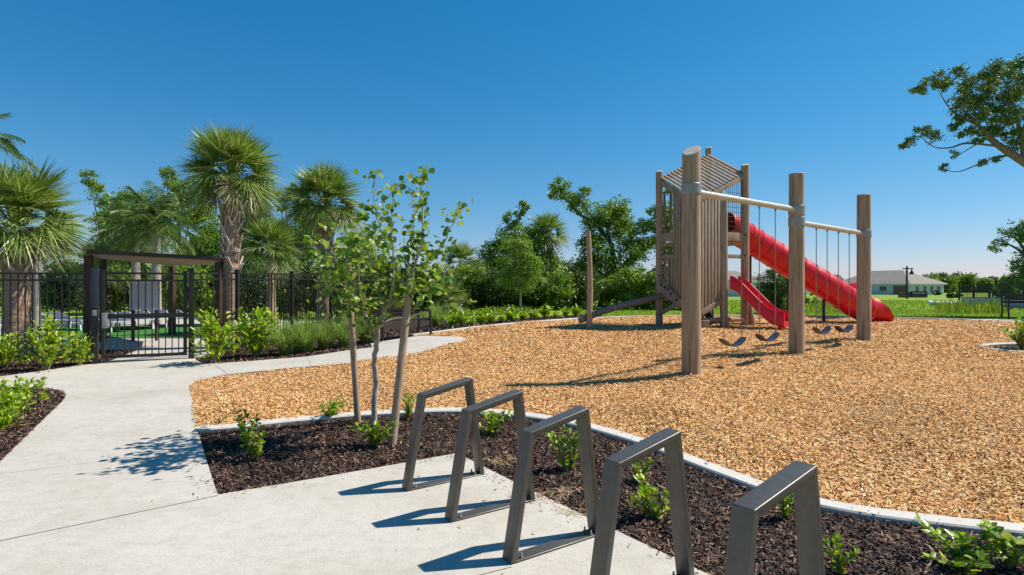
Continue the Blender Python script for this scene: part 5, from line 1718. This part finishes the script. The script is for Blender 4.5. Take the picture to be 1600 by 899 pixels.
# limestone rocks
rr = random.Random(77)
for i in range(18):
    u = 1452+i*2.9+rr.uniform(-1, 1); v = 474.5+rr.uniform(-.4, 2.4)
    p = P(u, v)
    n = 8; V = []; s = rr.uniform(.13, .26)
    rv = [rand_dirs(1)[0] for _ in range(12)]
    import bmesh
    bm = bmesh.new()
    for d in rand_dirs(22):
        bm.verts.new(Vector(d*s*np.array([1.35, 1, .75])*rr.uniform(.8, 1.1)))
    bmesh.ops.convex_hull(bm, input=bm.verts[:])
    me = bpy.data.meshes.new('rock'); bm.to_mesh(me); bm.free(); me.materials.append(M['rock'])
    o = bpy.data.objects.new('rock', me); link(o); o.location = p+Vector((0, 0, s*.35))
    tag(o, 'pale limestone rock in the row at the edge of the tall grass', 'rock', 'pale rocks by the pond')

# distant trees
dgp = 'distant trees along the far edge of the field'
rr = random.Random(90)
dist = [(1230, 170, 424), (1250, 180, 430), (1298, 175, 436), (1305, 180, 432), (1428, 190, 436), (1440, 185, 432), (1454, 180, 427), (1468, 190, 429), (1482, 180, 433), (1496, 190, 430), (1511, 185, 429), (1524, 190, 436), (1540, 185, 437), (1556, 190, 434), (1572, 180, 431), (1590, 190, 433), (1608, 185, 430), (1625, 180, 428)]
for i, (u, Y, vt) in enumerate(dist):
    base = 459
    bl_ = [(u+rr.uniform(-8, 8), rr.uniform(vt+3, 454), rr.uniform(5, 7.5)) for _ in range(8)]+[(u, vt+5, 5), (u-6, 452, 6), (u+6, 452, 6)]
    tree('distant_tree', 'dark green distant tree in the row beyond the field', u, Y, bl_, .55, M['leaf_dark'] if i % 2 else M['leaf_mid'], 500+i, .3, 1.0, 'bark_dark', None, dgp, 'tree', 1.5)
for i, (u, v, s, lab) in enumerate(((1484, 465.5, 5, 'small scrub bush on the open field right of the white house'), (1497, 465, 4, 'lone scrub bush nearest the pond fence on the field'), (1560, 464, 9, 'dark bush behind the pond fence'), (1585, 466, 10, 'dark bush behind the pond fence under the farther oak'), (1610, 468, 12, 'dark bush at the right edge behind the bench'),
                                  (1255, 478, 8, 'scrub bush below the red tube slide, left of its middle pole'), (1275, 476, 7, 'scrub bush under the red tube slide by its last pole'), (1465, 461, 3, 'clipped bush at the right end of the white house'))):
    p = P(u, v)
    bl_ = [(u+rr.uniform(-s, s)*.8, v-rr.uniform(.2, 1.1)*s, s*.5) for _ in range(7)]
    tree('bush', lab, u, p.y, bl_, max(.08, .012*p.y*.4), M['leaf_dark'] if i not in (5, 6) else M['leaf_mid'], 560+i, .05, .8, 'bark_dark', None, 'scrub bushes on the field', 'bush', .2)

# ------------------------------------------------------------------ grass
def grass(name, poly, dens, hmin, hmax, w, mat, lean=.5, seg=2):
    pts = np.array(poly); x0, y0 = pts.min(0); x1, y1 = pts.max(0)
    n = int((x1-x0)*(y1-y0)*dens)
    x = RNG.uniform(x0, x1, n); y = RNG.uniform(y0, y1, n)
    k = inside(poly, x, y); x, y = x[k], y[k]; n = len(x)
    az = RNG.uniform(0, 2*np.pi, n); sp = RNG.uniform(0, lean, n)
    patch = .65+.35*np.sin(x*1.3+np.sin(y*.9)*2)*np.sin(y*1.1+x*.3)
    base = np.stack([x, y, T(x, y)-.06], 1)
    d0 = np.stack([np.cos(az)*sp, np.sin(az)*sp, np.ones(n)], 1)
    V, Q = strips(base, d0, np.stack([np.cos(az), np.sin(az), np.zeros(n)], 1), RNG.uniform(hmin, hmax, n)*patch, w, seg, RNG.uniform(.05, .5, n), False)
    tag(obj_np(name, V, Q, mat), None, None, kind='stuff')
RNG = np.random.default_rng(99)
k2n = [tuple(p+np.array([0, .15])) for p in k2 if p[0] > 2.6]
grass('lawn_grass', k2n+[(k2n[-1][0], 29), (k2n[0][0]-.5, 29)], 160, .05, .10, .02, M['blade'])
grass('field_grass', [(9, 29), (40, 29), (60, 55), (18, 55)], 22, .08, .18, .05, M['blade'])
grass('tall_grass', px((1462, 489), (1575, 489), (1572, 479), (1505, 479), (1460, 480)), 60, .35, .8, .03, M['reed'], .4, 3)
grass('tall_grass', px((1240, 489), (1340, 489), (1330, 474), (1236, 474)), 30, .25, .55, .03, M['reed'], .5, 3)
grass('ground_cover', [(-12, 24), (1.5, 25), (1.5, 34), (-22, 34)], 40, .15, .45, .05, M['reed'], .8, 2)

# ------------------------------------------------------------------ light, sky, camera
SUN_EL, SUN_AZ = 50.0, 15.0     # azimuth from +X towards +Y
sv = Vector((math.cos(math.radians(SUN_AZ))*math.cos(math.radians(SUN_EL)), math.sin(math.radians(SUN_AZ))*math.cos(math.radians(SUN_EL)), math.sin(math.radians(SUN_EL))))
ld = bpy.data.lights.new('sun', 'SUN'); ld.energy = 4.6; ld.angle = math.radians(.53); ld.color = (1, .95, .87)
lo_ = bpy.data.objects.new('sun', ld); link(lo_); lo_.rotation_euler = sv.to_track_quat('Z', 'Y').to_euler(); lo_.location = (20, 5, 30)
w = bpy.data.worlds.new('World'); SC.world = w; w.use_nodes = True
nt = w.node_tree
bg = nt.nodes['Background']; bg.inputs['Strength'].default_value = .086
sk = nt.nodes.new('ShaderNodeTexSky'); sk.sky_type = 'NISHITA'; sk.sun_disc = False
sk.sun_elevation = math.radians(SUN_EL); sk.sun_rotation = math.radians(90-SUN_AZ)
sk.air_density = 1.0; sk.dust_density = .18; sk.ozone_density = 2.0; sk.altitude = 0
tint = nt.nodes.new('ShaderNodeMix'); tint.data_type = 'RGBA'; tint.blend_type = 'MULTIPLY'; tint.inputs[0].default_value = 1
tint.inputs[7].default_value = (.53, .735, 1.06, 1)
nt.links.new(sk.outputs[0], tint.inputs[6])
hs = nt.nodes.new('ShaderNodeHueSaturation'); hs.inputs['Saturation'].default_value = 1.17; hs.inputs['Hue'].default_value = .484
nt.links.new(tint.outputs[2], hs.inputs['Color']); # hazier Florida sky: per-channel response so that the low sky pales instead of glowing
KS = .1233
sp_ = nt.nodes.new('ShaderNodeSeparateColor'); cb_ = nt.nodes.new('ShaderNodeCombineColor')
nt.links.new(hs.outputs[0], sp_.inputs[0])
for ch, (g_, p_) in enumerate(((1.30, .97), (.84, .86), (.82, .735))):
    a_ = nt.nodes.new('ShaderNodeMath'); a_.operation = 'MULTIPLY'; a_.inputs[1].default_value = KS
    b_ = nt.nodes.new('ShaderNodeMath'); b_.operation = 'POWER'; b_.inputs[1].default_value = p_
    c_ = nt.nodes.new('ShaderNodeMath'); c_.operation = 'MULTIPLY'; c_.inputs[1].default_value = g_/KS
    nt.links.new(sp_.outputs[ch], a_.inputs[0]); nt.links.new(a_.outputs[0], b_.inputs[0]); nt.links.new(b_.outputs[0], c_.inputs[0]); nt.links.new(c_.outputs[0], cb_.inputs[ch])
nt.links.new(cb_.outputs[0], bg.inputs['Color'])

cd = bpy.data.cameras.new('camera'); cam = bpy.data.objects.new('camera', cd); link(cam)
cam.location = (0, 0, CAMH); cam.rotation_euler = (math.pi/2, 0, 0)
cd.sensor_width = 36; cd.lens = 36*F/1600; cd.clip_start = .05; cd.clip_end = 6000
SC.camera = cam
SC.view_settings.view_transform = 'Standard'; SC.view_settings.look = 'None'
SC.view_settings.exposure = 0.52; SC.view_settings.gamma = 1; SC.view_settings.use_curve_mapping = False
SC.cycles.max_bounces = 6; SC.cycles.diffuse_bounces = 3; SC.cycles.glossy_bounces = 2; SC.cycles.transmission_bounces = 3
SC.cycles.transparent_max_bounces = 4
try:
    SC.cycles.use_denoising = True
except Exception:
    pass
